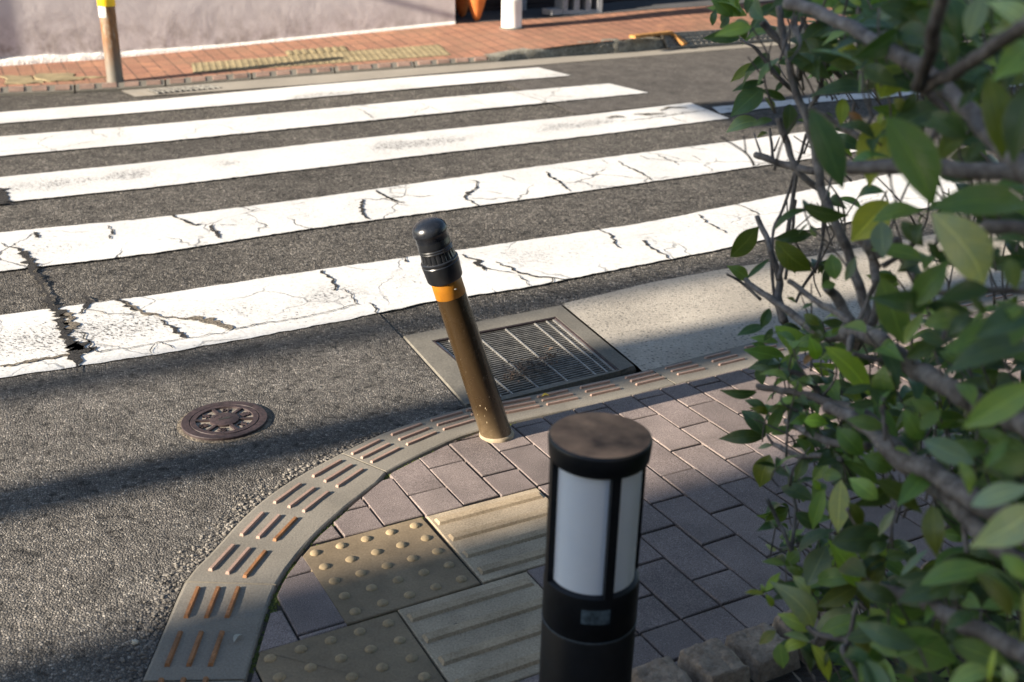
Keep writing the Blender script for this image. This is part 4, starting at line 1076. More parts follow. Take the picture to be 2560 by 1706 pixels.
B([(3, 575, 150), (3, 700, 220), (3, 940, 310), (3, 1150, 330)], (1.75, 1.5), .0055, .006); B([(3, 490, 310), (3, 650, 390), (3, 800, 390), (3, 960, 420)], (1.8, 1.55), .004, .005); B([(3, 440, 240), (3, 490, 320)], 1.8, .002, .003)
B([(3, 440, 690), (3, 520, 850), (3, 600, 1020), (3, 650, 1200)], 1.7, .003, .003); B([(3, 600, 620), (3, 640, 780), (3, 615, 1130), (3, 700, 1330)], 1.7, .0026, .004)
B([(3, 1000, 760), (3, 1090, 905), (3, 1180, 980)], 1.5, .004, .003); B([(3, 1815, 880), (3, 1840, 1070)], 1.3, .0035, .003); B([(3, 1255, -20), (3, 1265, 290)], 1.35, .0025, .0025)
B([(4, 1330, 830), (4, 1600, 890), (4, 1800, 1000), (4, 2100, 1140), (4, 2400, 1300)], (1.35, 1.1), .010, .0105); B([(4, 1150, 1500), (4, 1030, 1260), (4, 1060, 1200), (4, 1120, 900)], 1.45, .0045, .003); B([(4, 760, 1090), (4, 900, 1150), (4, 1150, 1180), (4, 1330, 1180)], (1.55, 1.45), .004, .005)
B([(2, 1760, 760), (2, 1840, 560)], 1.25, .003, .003); B([(2, 1660, 1000), (2, 1760, 740)], 1.25, .003, .003); B([(2, 1620, 650), (2, 1950, 630), (2, 2300, 645)], 1.3, .0035, .004); B([(2, 1960, 190), (2, 2300, 215)], 1.2, .008, .009)
B([(1, 1040, 470), (1, 1100, 250), (1, 1080, 60)], 1.6, .004, .003); B([(1, 1100, 560), (1, 1160, 430)], 1.5, .007, .006); B([(1, 1060, 720), (1, 1010, 900)], 1.6, .003, .002); B([(1, 1180, 800), (1, 1110, 970)], 1.5, .003, .003)
# main limbs down to the soil, off to the right of the picture
for (c, x, y, d, r_) in ((1, 2300, 1230, 1.1, .0105), (2, 2350, 1620, 1.15, .018), (3, 2300, 1180, 1.2, .012), (3, 2300, 920, 1.15, .020), (4, 2400, 1300, 1.1, .0105), (1, 2300, 1225, 1.1, .0095), (2, 2300, 645, 1.3, .004), (2, 2300, 215, 1.2, .009)):
    p = A(*CR[c](x, y), d); rt = root + Vector((random.uniform(-.05, .05), random.uniform(-.05, .05), -.03))
    limb([p, p.lerp(rt, .35) + Vector((.05, -.02, .06)), p.lerp(rt, .75) + Vector((.03, 0, .02)), rt], r_, max(.014, r_ * 1.25))

lf = MB(); luv = []; ltint = []
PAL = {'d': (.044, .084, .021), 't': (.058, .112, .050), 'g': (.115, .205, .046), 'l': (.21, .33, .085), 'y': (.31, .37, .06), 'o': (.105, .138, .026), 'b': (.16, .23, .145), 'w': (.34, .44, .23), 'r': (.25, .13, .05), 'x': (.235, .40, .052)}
def leaf(base, tip, wr, tint, tw=0.0, fold=.22, bend=.12, toward=.65):
    a = tip - base; L = a.length; a = a / L
    view = (EYE - base).normalized()
    n0 = (view * toward + Vector((0, 0, 1)) * .5 + Vector((random.gauss(0, .3), random.gauss(0, .3), random.gauss(0, .2))) * (1 if toward < .9 else .6))
    n0 = (n0 - a * n0.dot(a)).normalized(); s = a.cross(n0)
    if tw: n0, s = (n0 * math.cos(tw) + s * math.sin(tw)), (s * math.cos(tw) - n0 * math.sin(tw))
    NA = 10; o = len(lf.v); W2 = L * wr * .5
    ph = random.random() * 6
    for i in range(NA + 1):
        t = i / NA
        ww = W2 * (math.sin(math.pi * min(1, t * .97 + .015) ** .90) ** .9) * (1 if t < .7 else 1 - .42 * ((t - .7) / .3) ** 1.3)
        if i == 0: ww = W2 * .04
        if i == NA: ww = W2 * .015
        cb = math.sin(math.pi * t) * bend * L - (t ** 2) * bend * L * .8
        wave = math.sin(ph + t * 9) * .05
        for q in (-1, -.55, 0, .55, 1):
            p = base + a * (L * t) + s * (ww * q) + n0 * (cb + abs(q) * ww * (fold + wave) )
            lf.v.append(tuple(p)); luv.append((t, .5 + q * .5)); ltint.append(tint)
    for i in range(NA):
        for q in range(4): k_ = o + i * 5 + q; lf.f.append((k_, k_ + 1, k_ + 6, k_ + 5))
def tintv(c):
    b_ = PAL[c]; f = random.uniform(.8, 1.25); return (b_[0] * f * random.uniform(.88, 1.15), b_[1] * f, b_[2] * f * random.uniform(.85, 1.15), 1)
def depth_for(px, lenpx):
    x = px[0]; d = 1.92 if x < 1860 else (lerp(1.92, 1.45, (x - 1860) / 300) if x < 2160 else lerp(1.45, 1.0, min(1, (x - 2160) / 350)))
    if px[1] > 1380: d = min(d, 1.6 - .0002 * (x - 1900))
    L = lenpx * d / F_PX
    if L > .098: d *= .098 / L
    return max(.62, d)
def KL(c, bx, by, tx, ty, wr, col, tw=0.0, fold=.22, bend=.12):
    b_ = CR[c](bx, by); t_ = CR[c](tx, ty); ln = math.hypot(t_[0] - b_[0], t_[1] - b_[1]); d = depth_for(((b_[0] + t_[0]) / 2, b_[1]), ln)
    dt = random.uniform(-.35, .35) * ln * d / F_PX
    leaf(A(*b_, d), A(*t_, d + dt), wr * random.uniform(.86, 1.02), tintv(col), tw, fold, bend, 1.25)
KEY = '''1 300 110 20 50 .42 g|1 270 100 60 -10 .4 l|1 250 115 150 -60 .4 g|1 300 100 330 -50 .4 d|1 330 110 570 30 .36 t|1 250 265 0 265 .36 d|1 290 280 240 140 .5 d|1 160 190 130 80 .6 b|1 60 180 80 60 .5 t|1 320 240 420 60 .3 t|1 200 120 40 -40 .5 g|1 110 200 180 110 .5 b
1 460 380 300 500 .4 t|1 350 440 185 575 .4 o|1 480 470 380 545 .5 g|1 430 575 195 635 .3 t|1 410 620 190 810 .55 t|1 570 700 390 625 .3 d|1 380 850 150 915 .5 b|1 490 780 430 680 .5 o|1 480 840 330 880 .4 t|1 450 930 370 960 .5 o|1 600 730 590 940 .5 d|1 1175 640 760 640 .32 t|1 500 640 560 560 .4 t|1 520 560 480 440 .5 d
1 1080 390 905 310 .55 y|1 1065 460 880 440 .55 o|1 960 350 890 350 .5 b|1 1230 690 1330 430 .75 y|1 1400 350 1180 190 .55 b|1 1390 40 1200 150 .5 b|1 1040 70 880 110 .5 y|1 1120 60 1160 180 .5 t|1 1100 40 1000 -40 .5 l|1 1160 20 1250 -60 .5 g|1 940 0 760 10 .5 g
1 1480 90 1790 270 .5 d|1 1380 80 1640 100 .45 d|1 1700 -20 1800 290 .45 d|1 1850 270 1960 -60 .42 b|1 1650 240 1760 480 .5 t|1 2300 240 2000 -10 .5 w|1 2300 320 2040 540 .6 l|1 2300 120 2010 230 .5 w|1 1990 480 1840 560 .5 t|1 1500 330 1380 430 .5 t|1 1450 120 1400 330 .5 t|1 1560 300 1420 200 .4 d
1 1980 530 2110 1120 .42 o|1 2300 560 2150 1140 .42 d|1 1790 850 1640 1140 .5 o|1 1590 790 1850 980 .5 d|1 1480 650 1380 800 .5 d|1 1280 820 1630 1450 .56 g|1 1290 830 1150 1290 .52 y|1 745 765 985 1330 .36 t|1 970 690 960 880 .55 y|1 1010 790 1120 850 .5 r|1 1240 790 1230 880 .5 y|1 1330 690 1440 780 .6 o|1 1560 660 1720 560 .4 d|1 1900 640 1780 760 .4 d|1 2050 640 1980 880 .5 d|1 1950 1000 1830 1130 .5 d|1 1700 760 1560 700 .5 d
2 1290 10 1030 290 .7 y|2 1180 150 1540 60 .55 g|2 1240 150 1255 410 .55 b|2 1600 50 2320 20 .36 g|2 1595 90 2010 610 .5 w|2 235 410 230 155 .0 g|2 185 400 390 185 .55 o|2 500 285 755 515 .55 o|2 500 275 770 240 .4 d|2 490 215 760 40 .22 d|2 745 20 765 105 .5 d|2 310 560 170 460 .55 g|2 300 550 460 410 .22 t|2 730 165 660 240 .3 d|2 780 260 740 170 .5 b
2 920 560 890 370 .7 g|2 830 620 850 470 .5 d|2 920 590 820 610 .7 g|2 990 570 1065 390 .35 b|2 1240 550 1400 1020 .48 g|2 1450 750 1710 420 .5 g|2 1400 1010 1540 780 .36 l|2 1530 880 1860 820 .5 g|2 1990 620 1640 700 .42 d|2 1860 680 1980 805 .4 d|2 2300 300 1985 270 .3 d|2 2060 320 2050 450 .5 d|2 2130 410 2190 630 .6 o|2 1560 300 1650 420 .5 d|2 1520 160 1480 320 .5 d|2 1380 150 1540 330 .5 d
2 495 885 745 1065 .48 l|2 790 1120 745 960 .6 x|2 700 1155 770 1070 .5 r|2 570 1110 285 1050 .4 g|2 560 1140 310 1175 .4 t|2 520 1000 320 960 .4 g|2 420 885 230 945 .35 t|2 460 760 400 900 .5 t|2 600 1090 610 1190 .5 g|2 390 1160 410 1300 .6 t|2 440 1060 340 1000 .5 g|2 480 900 420 990 .5 t|2 640 720 580 680 .6 o|2 700 800 810 880 .6 o|2 760 730 680 760 .4 t
2 850 1030 1195 1375 .40 x|2 1260 1160 1320 1465 .6 g|2 1420 1110 1660 960 .5 d|2 2310 860 1680 1060 .42 g|2 2310 1020 1690 1180 .36 t|2 2310 780 1900 950 .5 t|2 1860 790 1700 960 .5 t|2 2330 1290 1800 1600 .40 l|2 1450 1400 1660 1560 .5 g|2 1400 1450 1490 1550 .5 t|2 370 1345 115 1345 .32 t|2 450 1240 530 1180 .4 d|2 980 1350 1200 1300 .3 t|2 1010 1440 1230 1410 .3 t|2 2100 730 2240 900 .5 g|2 1500 950 1690 1000 .6 t
3 430 250 265 65 .55 t|3 430 255 105 270 .36 d|3 440 245 555 35 .4 g|3 470 245 620 200 .45 g|3 480 315 375 340 .4 b|3 460 385 385 615 .7 o|3 590 160 700 10 .5 t|3 640 160 590 10 .5 d|3 700 150 870 160 .7 x|3 740 190 860 130 .5 x|3 640 275 775 430 .5 g|3 930 200 1125 400 .6 g|3 1050 420 950 320 .6 d|3 1400 70 1535 300 .5 g|3 1520 210 1660 60 .5 g|3 1540 280 1900 450 .5 b|3 1330 340 1455 385 .5 l|3 1330 480 1105 390 .7 g|3 1215 695 1015 545 .6 l|3 1200 560 1540 790 .42 o|3 700 390 640 570 .5 b|3 870 430 755 570 .55 l|3 960 560 935 940 .40 w|3 840 620 755 910 .36 l|3 640 790 820 900 .5 t|3 1015 720 1115 890 .5 o|3 1335 765 1215 960 .30 b|3 1600 740 1625 1100 .45 o|3 1960 470 2130 270 .35 g|3 1780 430 1880 670 .45 l|3 1870 740 2300 600 .45 w|3 2320 760 1890 1030 .48 w|3 2080 1080 2300 1270 .5 l|3 2300 420 2020 470 .55 g|3 760 560 820 640 .5 x|3 700 640 690 720 .6 l|3 1500 300 1360 220 .4 d|3 2100 560 1880 480 .5 o
3 1085 1310 880 980 .52 x|3 1090 1310 1285 1010 .40 x|3 1075 1300 790 1450 .42 o|3 1100 1310 1270 1110 .5 o|3 1105 1340 1265 1405 .6 x|3 720 1300 865 1010 .55 b|3 890 1000 1310 960 .5 d|3 560 1010 700 900 .55 l|3 505 1060 430 1010 .5 w|3 660 1070 910 890 .4 t|3 1080 1180 1300 1100 .5 d|3 1265 1100 1450 1090 .45 d|3 1380 1230 1570 1040 .24 b|3 1520 1295 2030 1155 .42 g|3 1560 1375 1860 1260 .4 d|3 1380 1190 1530 1220 .5 o|3 1900 1210 2190 1540 .32 o|3 600 1000 640 1150 .5 l|3 580 1180 690 1230 .6 o|3 640 950 760 1040 .5 t|3 620 1230 760 1370 .5 w
3 420 1355 285 1350 .38 y|3 430 1345 535 1205 .34 x|3 430 1360 490 1455 .45 y|3 420 1345 400 1290 .6 l|3 1290 1000 1130 1090 .5 d|3 1260 940 1110 950 .5 d
4 800 1095 535 750 .46 w|4 810 1100 540 985 .42 l|4 820 1140 1115 930 .46 w|4 840 1150 1220 1000 .42 g|4 780 1190 590 1130 .5 w|4 760 1200 560 1260 .55 y|4 530 1110 400 1210 .55 o|4 560 1200 580 1390 .65 g|4 790 1210 940 1488 .36 y|4 1365 950 1495 1075 .65 x|4 1350 1150 1870 1340 .52 g|4 1050 1170 1370 1130 .5 d|4 1250 1260 1140 1500 .4 g|4 1265 1260 1340 1500 .4 g|4 1480 1450 1660 1330 .45 o|4 2100 1400 1800 1500 .45 l|4 2200 1360 2280 1520 .5 w|4 2140 1240 2090 1500 .2 y|4 2345 800 2345 1220 .15 y|4 1100 1200 1300 1240 .4 o|4 900 1250 840 1400 .5 o|4 1180 1100 1360 1000 .5 d|4 1560 1180 1420 1060 .5 d|4 1800 880 1960 760 .4 d|4 2000 980 1760 1100 .45 d|4 1400 1230 1200 1330 .5 t'''
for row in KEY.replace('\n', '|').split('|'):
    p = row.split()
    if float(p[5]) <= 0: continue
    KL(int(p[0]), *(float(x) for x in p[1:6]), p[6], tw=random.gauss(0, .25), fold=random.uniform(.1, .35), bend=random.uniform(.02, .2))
# further leaves deeper in the shrub, held on short twigs
def inside(px, py):
    edge = [(0, 1800), (150, 1900), (300, 1870), (480, 1900), (600, 1960), (850, 1930), (1000, 1950), (1150, 1960), (1400, 1980), (1560, 2020), (1706, 2050)]
    for (y0, x0), (y1, x1) in zip(edge, edge[1:]):
        if y0 <= py <= y1: return px - lerp(x0, x1, (py - y0) / (y1 - y0))
    return -1
cnt = 0
while cnt < 470:
    px, py = random.uniform(1850, 2620), random.uniform(-40, 1760)
    e = inside(px, max(0, min(1706, py)))
    if e < 0: continue
    pr = min(1, .22 + (e / 380) ** 1.1)
    if 180 < py < 860: pr *= .16 if px < 2200 else .40
    if 1200 < py < 1420 and 2080 < px < 2420: pr *= .15
    if random.random() > pr: continue
    d = random.uniform(1.25, 2.0) if px > 2150 else random.uniform(1.55, 2.0)
    c = A(px, py, d)
    if c.z < .07: continue
    cnt += 1
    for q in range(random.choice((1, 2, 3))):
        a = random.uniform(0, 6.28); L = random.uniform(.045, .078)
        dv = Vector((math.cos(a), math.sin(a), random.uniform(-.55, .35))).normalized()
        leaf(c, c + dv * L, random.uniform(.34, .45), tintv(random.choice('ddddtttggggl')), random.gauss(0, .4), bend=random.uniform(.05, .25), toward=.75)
    tl = c + Vector((random.uniform(.01, .05), random.uniform(-.02, .02), random.uniform(-.09, -.04)))
    br.tube(smooth_line([c, c.lerp(tl, .5) + Vector((random.gauss(0, .006), random.gauss(0, .006), 0)), tl], 4), .0014, 5)
# small dense sprigs along the outer side
for q in range(60):
    zone = random.choice(((1830, 2060, 780, 1010), (1880, 2120, 960, 1330), (1900, 2150, 1290, 1640)))
    px, py = random.uniform(zone[0], zone[1]), random.uniform(zone[2], zone[3])
    if inside(px, py) < -45: continue
    c = A(px, py, random.uniform(1.62, 1.95))
    if c.z < .06: continue
    az0 = random.uniform(0, 6.28); nL = random.choice((3, 4, 5))
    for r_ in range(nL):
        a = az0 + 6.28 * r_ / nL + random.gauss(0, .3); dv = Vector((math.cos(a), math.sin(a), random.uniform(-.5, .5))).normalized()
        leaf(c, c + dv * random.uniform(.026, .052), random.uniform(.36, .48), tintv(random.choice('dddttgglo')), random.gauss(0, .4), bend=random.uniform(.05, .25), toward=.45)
    tl = c + Vector((random.uniform(-.01, .05), random.uniform(-.02, .03), random.uniform(-.10, -.03)))
    br.tube(smooth_line([c, c.lerp(tl, .5) + Vector((random.gauss(0, .006), random.gauss(0, .006), 0)), tl], 4), .0013, 5)
# part of the shrub beyond the right edge of the picture
for q in range(420):
    c = Vector((random.gauss(1.05, .25), random.gauss(1.35, .3), random.uniform(.25, 1.5)))
    pxx, pyy = proj(c)
    if pxx < 2600 or (c - EYE).length < .8: continue
    for r_ in range(2):
        a = random.uniform(0, 6.28); dv = Vector((math.cos(a), math.sin(a), random.uniform(-.5, .4))).normalized()
        leaf(c, c + dv * random.uniform(.05, .08), .45, tintv(random.choice('ddtggl')), random.gauss(0, .4), toward=.2)
    tl = root + Vector((random.gauss(0, .07), random.gauss(0, .07), random.uniform(0, .1))); md = c.lerp(tl, .5) + Vector((random.gauss(0, .03), random.gauss(0, .03), .05)); br.tube(smooth_line([c, md, tl], 5), [.0014 + .0022 * i_ / 10 for i_ in range(11)], 5)
for q in range(110):
    px, py = random.uniform(1860, 2560), random.uniform(0, 1650)
    if inside(px, py) < -10: continue
    d = random.uniform(1.4, 1.95); p = A(px, py, d); L = random.uniform(.05, .16)
    dv = Vector((random.gauss(-.25, .35), random.gauss(0, .3), random.gauss(.8, .35))).normalized()
    mid = p + dv * L * .5 + Vector((random.gauss(0, .008), random.gauss(0, .008), 0))
    br.tube(smooth_line([p, mid, p + dv * L + Vector((random.gauss(0, .012), 0, 0))], 5), [.0022 - .0012 * i_ / 10 for i_ in range(11)], 5, .06)
    if random.random() < .6:
        e2 = mid + Vector((random.gauss(0, .5), random.gauss(0, .5), random.uniform(.2, .9))).normalized() * L * .4
        br.tube([mid, mid.lerp(e2, .5), e2], [.0014, .0012, .0008], 5)
br.build('branches', M['bark'], shrub, 179)
fo = lf.build('foliage', M['leaf'], shrub, 179)
me = fo.data; ul = me.uv_layers.new(name='UVMap')
ul.data.foreach_set('uv', [c for lp in me.loops for c in luv[lp.vertex_index]])
at = me.color_attributes.new('tint', 'FLOAT_COLOR', 'POINT'); at.data.foreach_set('color', [c for t in ltint for c in t])

# ------------------------------------------------------------------ far side of the street
def strip(front, back, n_across=4, step=.15):
    F_, Bk = [Vector(p) for p in front], [Vector(p) for p in back]
    lf_, lb = plen(F_), plen(Bk); n = int(lf_ / step) + 2; m = MB()
    for i in range(n + 1):
        a, _ = poly_at(F_, lf_ * i / n); b, _ = poly_at(Bk, lb * i / n)
        for q in range(n_across + 1): m.v.append(tuple(a.lerp(b, q / n_across)))
    for i in range(n):
        for q in range(n_across): o = i * (n_across + 1) + q; m.f.append((o, o + n_across + 1, o + n_across + 2, o + 1))
    return m
WP0 = G(0, 164, .03); WA = R(21.0); wdir = Vector((math.cos(WA), math.sin(WA), 0)); wnor = Vector((-wdir.y, wdir.x, 0))
def wall_pt(px, py):
    d = ray(px, py); return EYE + d * ((WP0 - EYE).dot(wnor) / d.dot(wnor))
wb = [wall_pt(x, y) for x, y in [(-300, 190), (0, 164), (266, 146), (500, 124), (760, 98), (1138, 60), (1400, 44), (1507, 35), (1638, 24), (1760, 17), (2300, -20), (2800, -55)]]
fk_front = [G(x, y, zo(x)) for x, y in [(-300, 250), (0, 236), (150, 232), (300, 226), (530, 207), (760, 189), (984, 173), (1226, 155)]]
fk_back = [G(x, y, zo(x) + .028) for x, y in [(-300, 232), (0, 219), (150, 214), (290, 209), (525, 191), (760, 173), (984, 157.5), (1226, 142)]]
front = fk_back + [G(1400, 115, .185), G(1543, 101, .20), G(1581, 97, .20), G(1674, 86, .20), G(1852, 75, .20), G(2300, 50, .20), G(2800, 15, .20)]
back = wb
from mathutils.bvhtree import BVHTree
fpm = strip(front, back, 6, .15)
far_pave = tag(fpm.build('far_pavement', M['brick'], None, 179), kind='structure')
bvh = BVHTree.FromPolygons([Vector(v) for v in fpm.v], fpm.f)
def fhit(px, py):
    r_ = bvh.ray_cast(EYE, ray(px, py).normalized())[0]
    return r_ if r_ is not None else G(px, py, .05)
def fz(p):
    r_ = bvh.ray_cast(Vector((p.x, p.y, 3)), Vector((0, 0, -1)))[0]
    return r_.z if r_ is not None else .05
print('WALL', [tuple(round(c, 2) for c in q) for q in wb])
gin = [G(x, y, zo(x) - .004) for x, y in [(300, 226.5), (530, 207.5), (760, 189.5), (984, 173.5), (1226, 155.5), (1400, 141), (1543, 131.5), (1671, 119), (1936, 100), (2300, 73), (2600, 50)]]
gou = [G(x, y, -.004) for x, y in far_gut_out_px]
def oy(x): return pl(far_gut_out_px, x)
gxs = [300, 530, 760, 984, 1226, 1400, 1543, 1671, 1936, 2300, 2600]
gou = [G(x + 38, oy(x + 38), zo(x + 38) - .004) for x in gxs]
m = MB()
for a, b in zip(gou, gin): m.v += [tuple(a), tuple(b)]
for i in range(len(gou) - 1): m.f.append((2 * i, 2 * i + 2, 2 * i + 3, 2 * i + 1))
fg = tag(m.build('far_gutter', M['gutter_far']), kind='structure')
# dropped kerb stones with bars (far)
FB = list(zip(fk_front, fk_back))
lenF, lenB = plen(fk_front), plen(fk_back); ns = int(lenF / .6)
fl = ['far kerb stone with faint bars, {}']
wh = ['cut by the left edge of the photo', 'between the left edge and the rusty post, nearer the edge', 'left of the rusty post, under the worn yellow patch', 'just left of the rusty post', 'at the foot of the rusty post', 'behind the far gutter grate', 'right of the far gutter grate', 'below the left end of the far yellow tiles', 'below the shadow of the rusty post', 'below the middle of the far yellow tiles', 'below the striped yellow tiles', 'below the right half of the far yellow tiles', 'below the right end of the far yellow tiles', 'next to the raised kerb', 'last one']
for i in range(ns):
    m = MB(); m2 = MB()
    a0, a1 = i / ns + .004 / lenF * 1.5, (i + 1) / ns - .004 / lenF * 1.5
    q0, _ = poly_at(fk_front, lenF * a0); q1, _ = poly_at(fk_front, lenF * a1); b0, _ = poly_at(fk_back, lenB * a0); b1, _ = poly_at(fk_back, lenB * a1)
    c = (q0 + q1 + b0 + b1) / 4
    t = thing('kerb_stone', c, 'far kerb stone, ' + wh[min(i, len(wh) - 1)], 'kerb stone', 'kerb stones across the street')
    vs = [(p.x, p.y, p.z + dz) for p, dz in ((q0, -.1), (q1, -.1), (b1, -.13), (b0, -.13), (q0, .008), (q1, .008), (b1, .004), (b0, .004))]
    m.add(vs, [(0, 1, 5, 4), (1, 2, 6, 5), (2, 3, 7, 6), (3, 0, 4, 7), (4, 5, 6, 7)]); m.build('kerb_block', M['drain_conc'], t)
    for g_ in range(4):
        for b_ in range(3):
            x0, x1 = (g_ + .18) / 4, (g_ + .82) / 4; y = .24 + .24 * b_
            p0 = (q0 + Vector((0, 0, .008))).lerp(q1 + Vector((0, 0, .008)), x0).lerp((b0 + Vector((0, 0, .004))).lerp(b1 + Vector((0, 0, .004)), x0), y)
            p1 = (q0 + Vector((0, 0, .008))).lerp(q1 + Vector((0, 0, .008)), x1).lerp((b0 + Vector((0, 0, .004))).lerp(b1 + Vector((0, 0, .004)), x1), y)
            d = (p1 - p0); L = d.length; d /= L; n_ = Vector((-d.y, d.x, 0)).normalized(); m2.box((p0 + p1) / 2 + Vector((0, 0, .003)), L / 2, .014, .004, (d, n_, d.cross(n_)))
    m2.build('raised_ribs', M['bar_dull'], t)
# raised kerb further right
kr = [((1226, 155), (1226, 143, .035)), ((1300, 149), (1300, 131, .06)), ((1400, 141), (1400, 126, .075)), ((1455, 137), (1455, 113, .09)), ((1543, 132), (1543, 103, .10)), ((1600, 127), (1600, 101, .10)), ((1671, 120), (1664, 104, .075))]
rows = []
for (bx, by), (tx, ty, tz) in kr:
    b_ = G(bx, by, zo(bx)); tz += .0; t_ = Vector((b_.x, b_.y, b_.z + tz)) + Vector((-.01, .012, 0))
    bk = t_ + Vector((-.055, .10, .003)); rows.append([b_ + Vector((0, 0, -.02)), b_ + Vector((0, 0, tz * .7)), t_, t_ + Vector((-.02, .03, .004)), bk])
m = MB()
dense_rows = []
for a, b in zip(rows, rows[1:]):
    for j in range(7): dense_rows.append([x.lerp(y, j / 7) for x, y in zip(a, b)])
dense_rows.append(rows[-1])
for r_ in dense_rows:
    for q, p in enumerate(r_): m.v.append(tuple(p + Vector((noise.noise(p * 9), noise.noise(p * 11 + Vector((3, 3, 3))), noise.noise(p * 17))) * (.012 if q < 4 else 0)))
for i in range(len(dense_rows) - 1):
    for q in range(4): o = i * 5 + q; m.f.append((o, o + 5, o + 6, o + 1))
tag(m.build('raised_kerb', M['kerb_far'], None, 50), 'raised mossy kerb with a rough dark face across the street', 'kerb')
# small gutter grate (far)
gq = [G(350, 233, .001), G(520, 220, .001), G(560, 228, .001), G(385, 241, .001)]
gq = [G(340, 228, .012), G(545, 212, .034), G(585, 221, .022), G(372, 240, .008)]
c = sum(gq, Vector()) / 4
t = thing('gutter_grate', c, 'dark steel gutter grate beside the rusty post across the street', 'drain grate')
m = MB(); m.add([p for p in gq], [(3, 2, 1, 0)]); m.build('concrete_tray', M['gutter_far'], t)
m = MB(); q2 = [lerp(p, c, .22) + Vector((0, 0, .004)) for p in gq]; m.add(q2, [(3, 2, 1, 0)]); m.build('opening', M['pit'], t)
m = MB()
for i in range(12):
    u = (i + .5) / 12; a = q2[0].lerp(q2[1], u); b = q2[3].lerp(q2[2], u); d = (b - a).normalized(); n_ = Vector((-d.y, d.x, 0)); m.box((a + b) / 2 + Vector((0, 0, .004)), (b - a).length / 2, .010 if i % 3 == 0 else .005, .004, (d, n_, AX))
m.build('grate_bars', M['galv_dirty'], t)
# far tactile tiles
fA, fB = fhit(482, 184), fhit(1128, 139)
fdir = fB - fA; fdir.z = 0; fL = fdir.length; fdir.normalize(); fnor = Vector((-fdir.y, fdir.x, 0))
nt_ = 8; tw_l = fL / nt_
th_l = ((fhit(1040, 121) - fB).dot(fnor)) / 2
print('TILE', tw_l, th_l)
th_l = max(.2, min(.36, th_l))
def far_tile(i, row, kind, label):
    def P(u, v, dz=0):
        q = fA + fdir * (tw_l * (i + u)) + fnor * (th_l * (row + v)); return Vector((q.x, q.y, fz(q) + dz))
    c = P(.5, .5); t = thing('tactile_dome_tile' if kind == 'd' else 'tactile_bar_tile', c, label, 'tactile tile', 'yellow tactile tiles across the street')
    m = MB(); g = .012
    vs = [P(u, v, dz) for dz in (-.03, .005) for u, v in ((g, g), (1 - g, g), (1 - g, 1 - g), (g, 1 - g))]
    m.add(vs, [(0, 1, 5, 4), (1, 2, 6, 5), (2, 3, 7, 6), (3, 0, 4, 7), (4, 5, 6, 7)]); m.build('tile_body', M['tile_far'], t)
    m = MB()
    if kind == 'd':
        for a in range(5):
            for b in range(5): m.dome(P(.1 + .2 * a, .1 + .2 * b, .0045), .016, .0045, 8, 2)
        m.build('raised_domes', M['tile_far'], t, 60)
    else:
        for a in range(4):
            p = P(.125 + .25 * a, .5, .006); m.box(p, .014, th_l * .45, .006, (fdir, (P(.5, 1) - P(.5, 0)).normalized(), AX))
        m.build('raised_bars', M['tile_far'], t)
ordn = ['leftmost', 'second from the left', 'third from the left', 'fourth from the left', 'fifth from the left', 'sixth from the left', 'seventh from the left', 'rightmost']
for row in range(2):
    for i in range(nt_):
        nm = 'rightmost' if i == nt_ - 1 else ordn[i]
        far_tile(i, row, 'd', 'far yellow dome tile, %s of the %s row' % (nm, ('kerbside', 'inner')[row]))
for i, nm in ((3, 'left'), (4, 'right')): far_tile(i, 2, 'b', 'far yellow striped tile behind the dome tiles, %s of the two' % nm)
# worn yellow patch left of the post
for i, (x0, y0, x1, y1, nm) in enumerate(((22, 212, 110, 190, 'left'), (112, 206, 205, 184, 'middle'), (205, 199, 268, 192, 'right'))):
    a, b = fhit(x0, y0), fhit(x1, y0 - 4); c_, d_ = fhit(x1 - 30, y1), fhit(x0 - 22, y1 + 4)
    m = MB(); base = [a, b, c_, d_]; pts = []; zt_ = max(q.z for q in base) + .006
    for p, q in zip(base, base[1:] + base[:1]):
        for j in range(8): r_ = p.lerp(q, j / 8); pts.append(r_ + Vector((noise.noise(r_ * 9), noise.noise(r_ * 9 + Vector((5, 5, 5))), 0)) * .05)
    m.prism(pts, zt_ - .06, zt_, .004); tag(m.build('worn_tactile_tile', M['tile_far'], None), 'worn broken yellow tile left of the rusty post, %s piece' % nm, 'tactile tile', 'worn yellow tiles left of the post')

# rusty post with yellow sleeve
pb = fhit(289, 206); pt = A(266, 0, (pb - EYE).dot(FWD) - .0)
dpx = ray(264, -8); tt = pb.y / dpx.y; pt = EYE + dpx * tt; pax = (pt - pb).normalized(); zy = (A(268, 17, 1) - A(268, 17, 1)).length
post = thing('rusty_post', pb, 'rusty peeling post with a yellow sleeve at the edge of the far pavement', 'post')
def pt_t(py):
    lo, hi = 0, 2
    for _ in range(50):
        m_ = (lo + hi) / 2
        if proj(pb + pax * m_)[1] > py: lo = m_
        else: hi = m_
    return lo
ty = pt_t(15)
m = MB(); m.lathe([(.062, -.03), (.060, .02), (.057, .03), (.056, ty)], 28, pb, pax); m.build('post_shaft', M['old_pole'], post, 40)
m = MB(); m.lathe([(.057, ty - .075), (.0578, ty - .073), (.0578, ty - .004), (.057, ty)], 28, pb, pax, cap=False, a0=2.2, a1=4.9); m.build('white_tape', M['white_band'], post, 40)
m = MB(); m.lathe([(.060, ty), (.061, ty + .004), (.061, ty + .18), (.055, ty + .21), (.03, ty + .225), (.001, ty + .228)], 28, pb, pax, cap=False); m.build('yellow_sleeve', M['yellow'], post, 40)

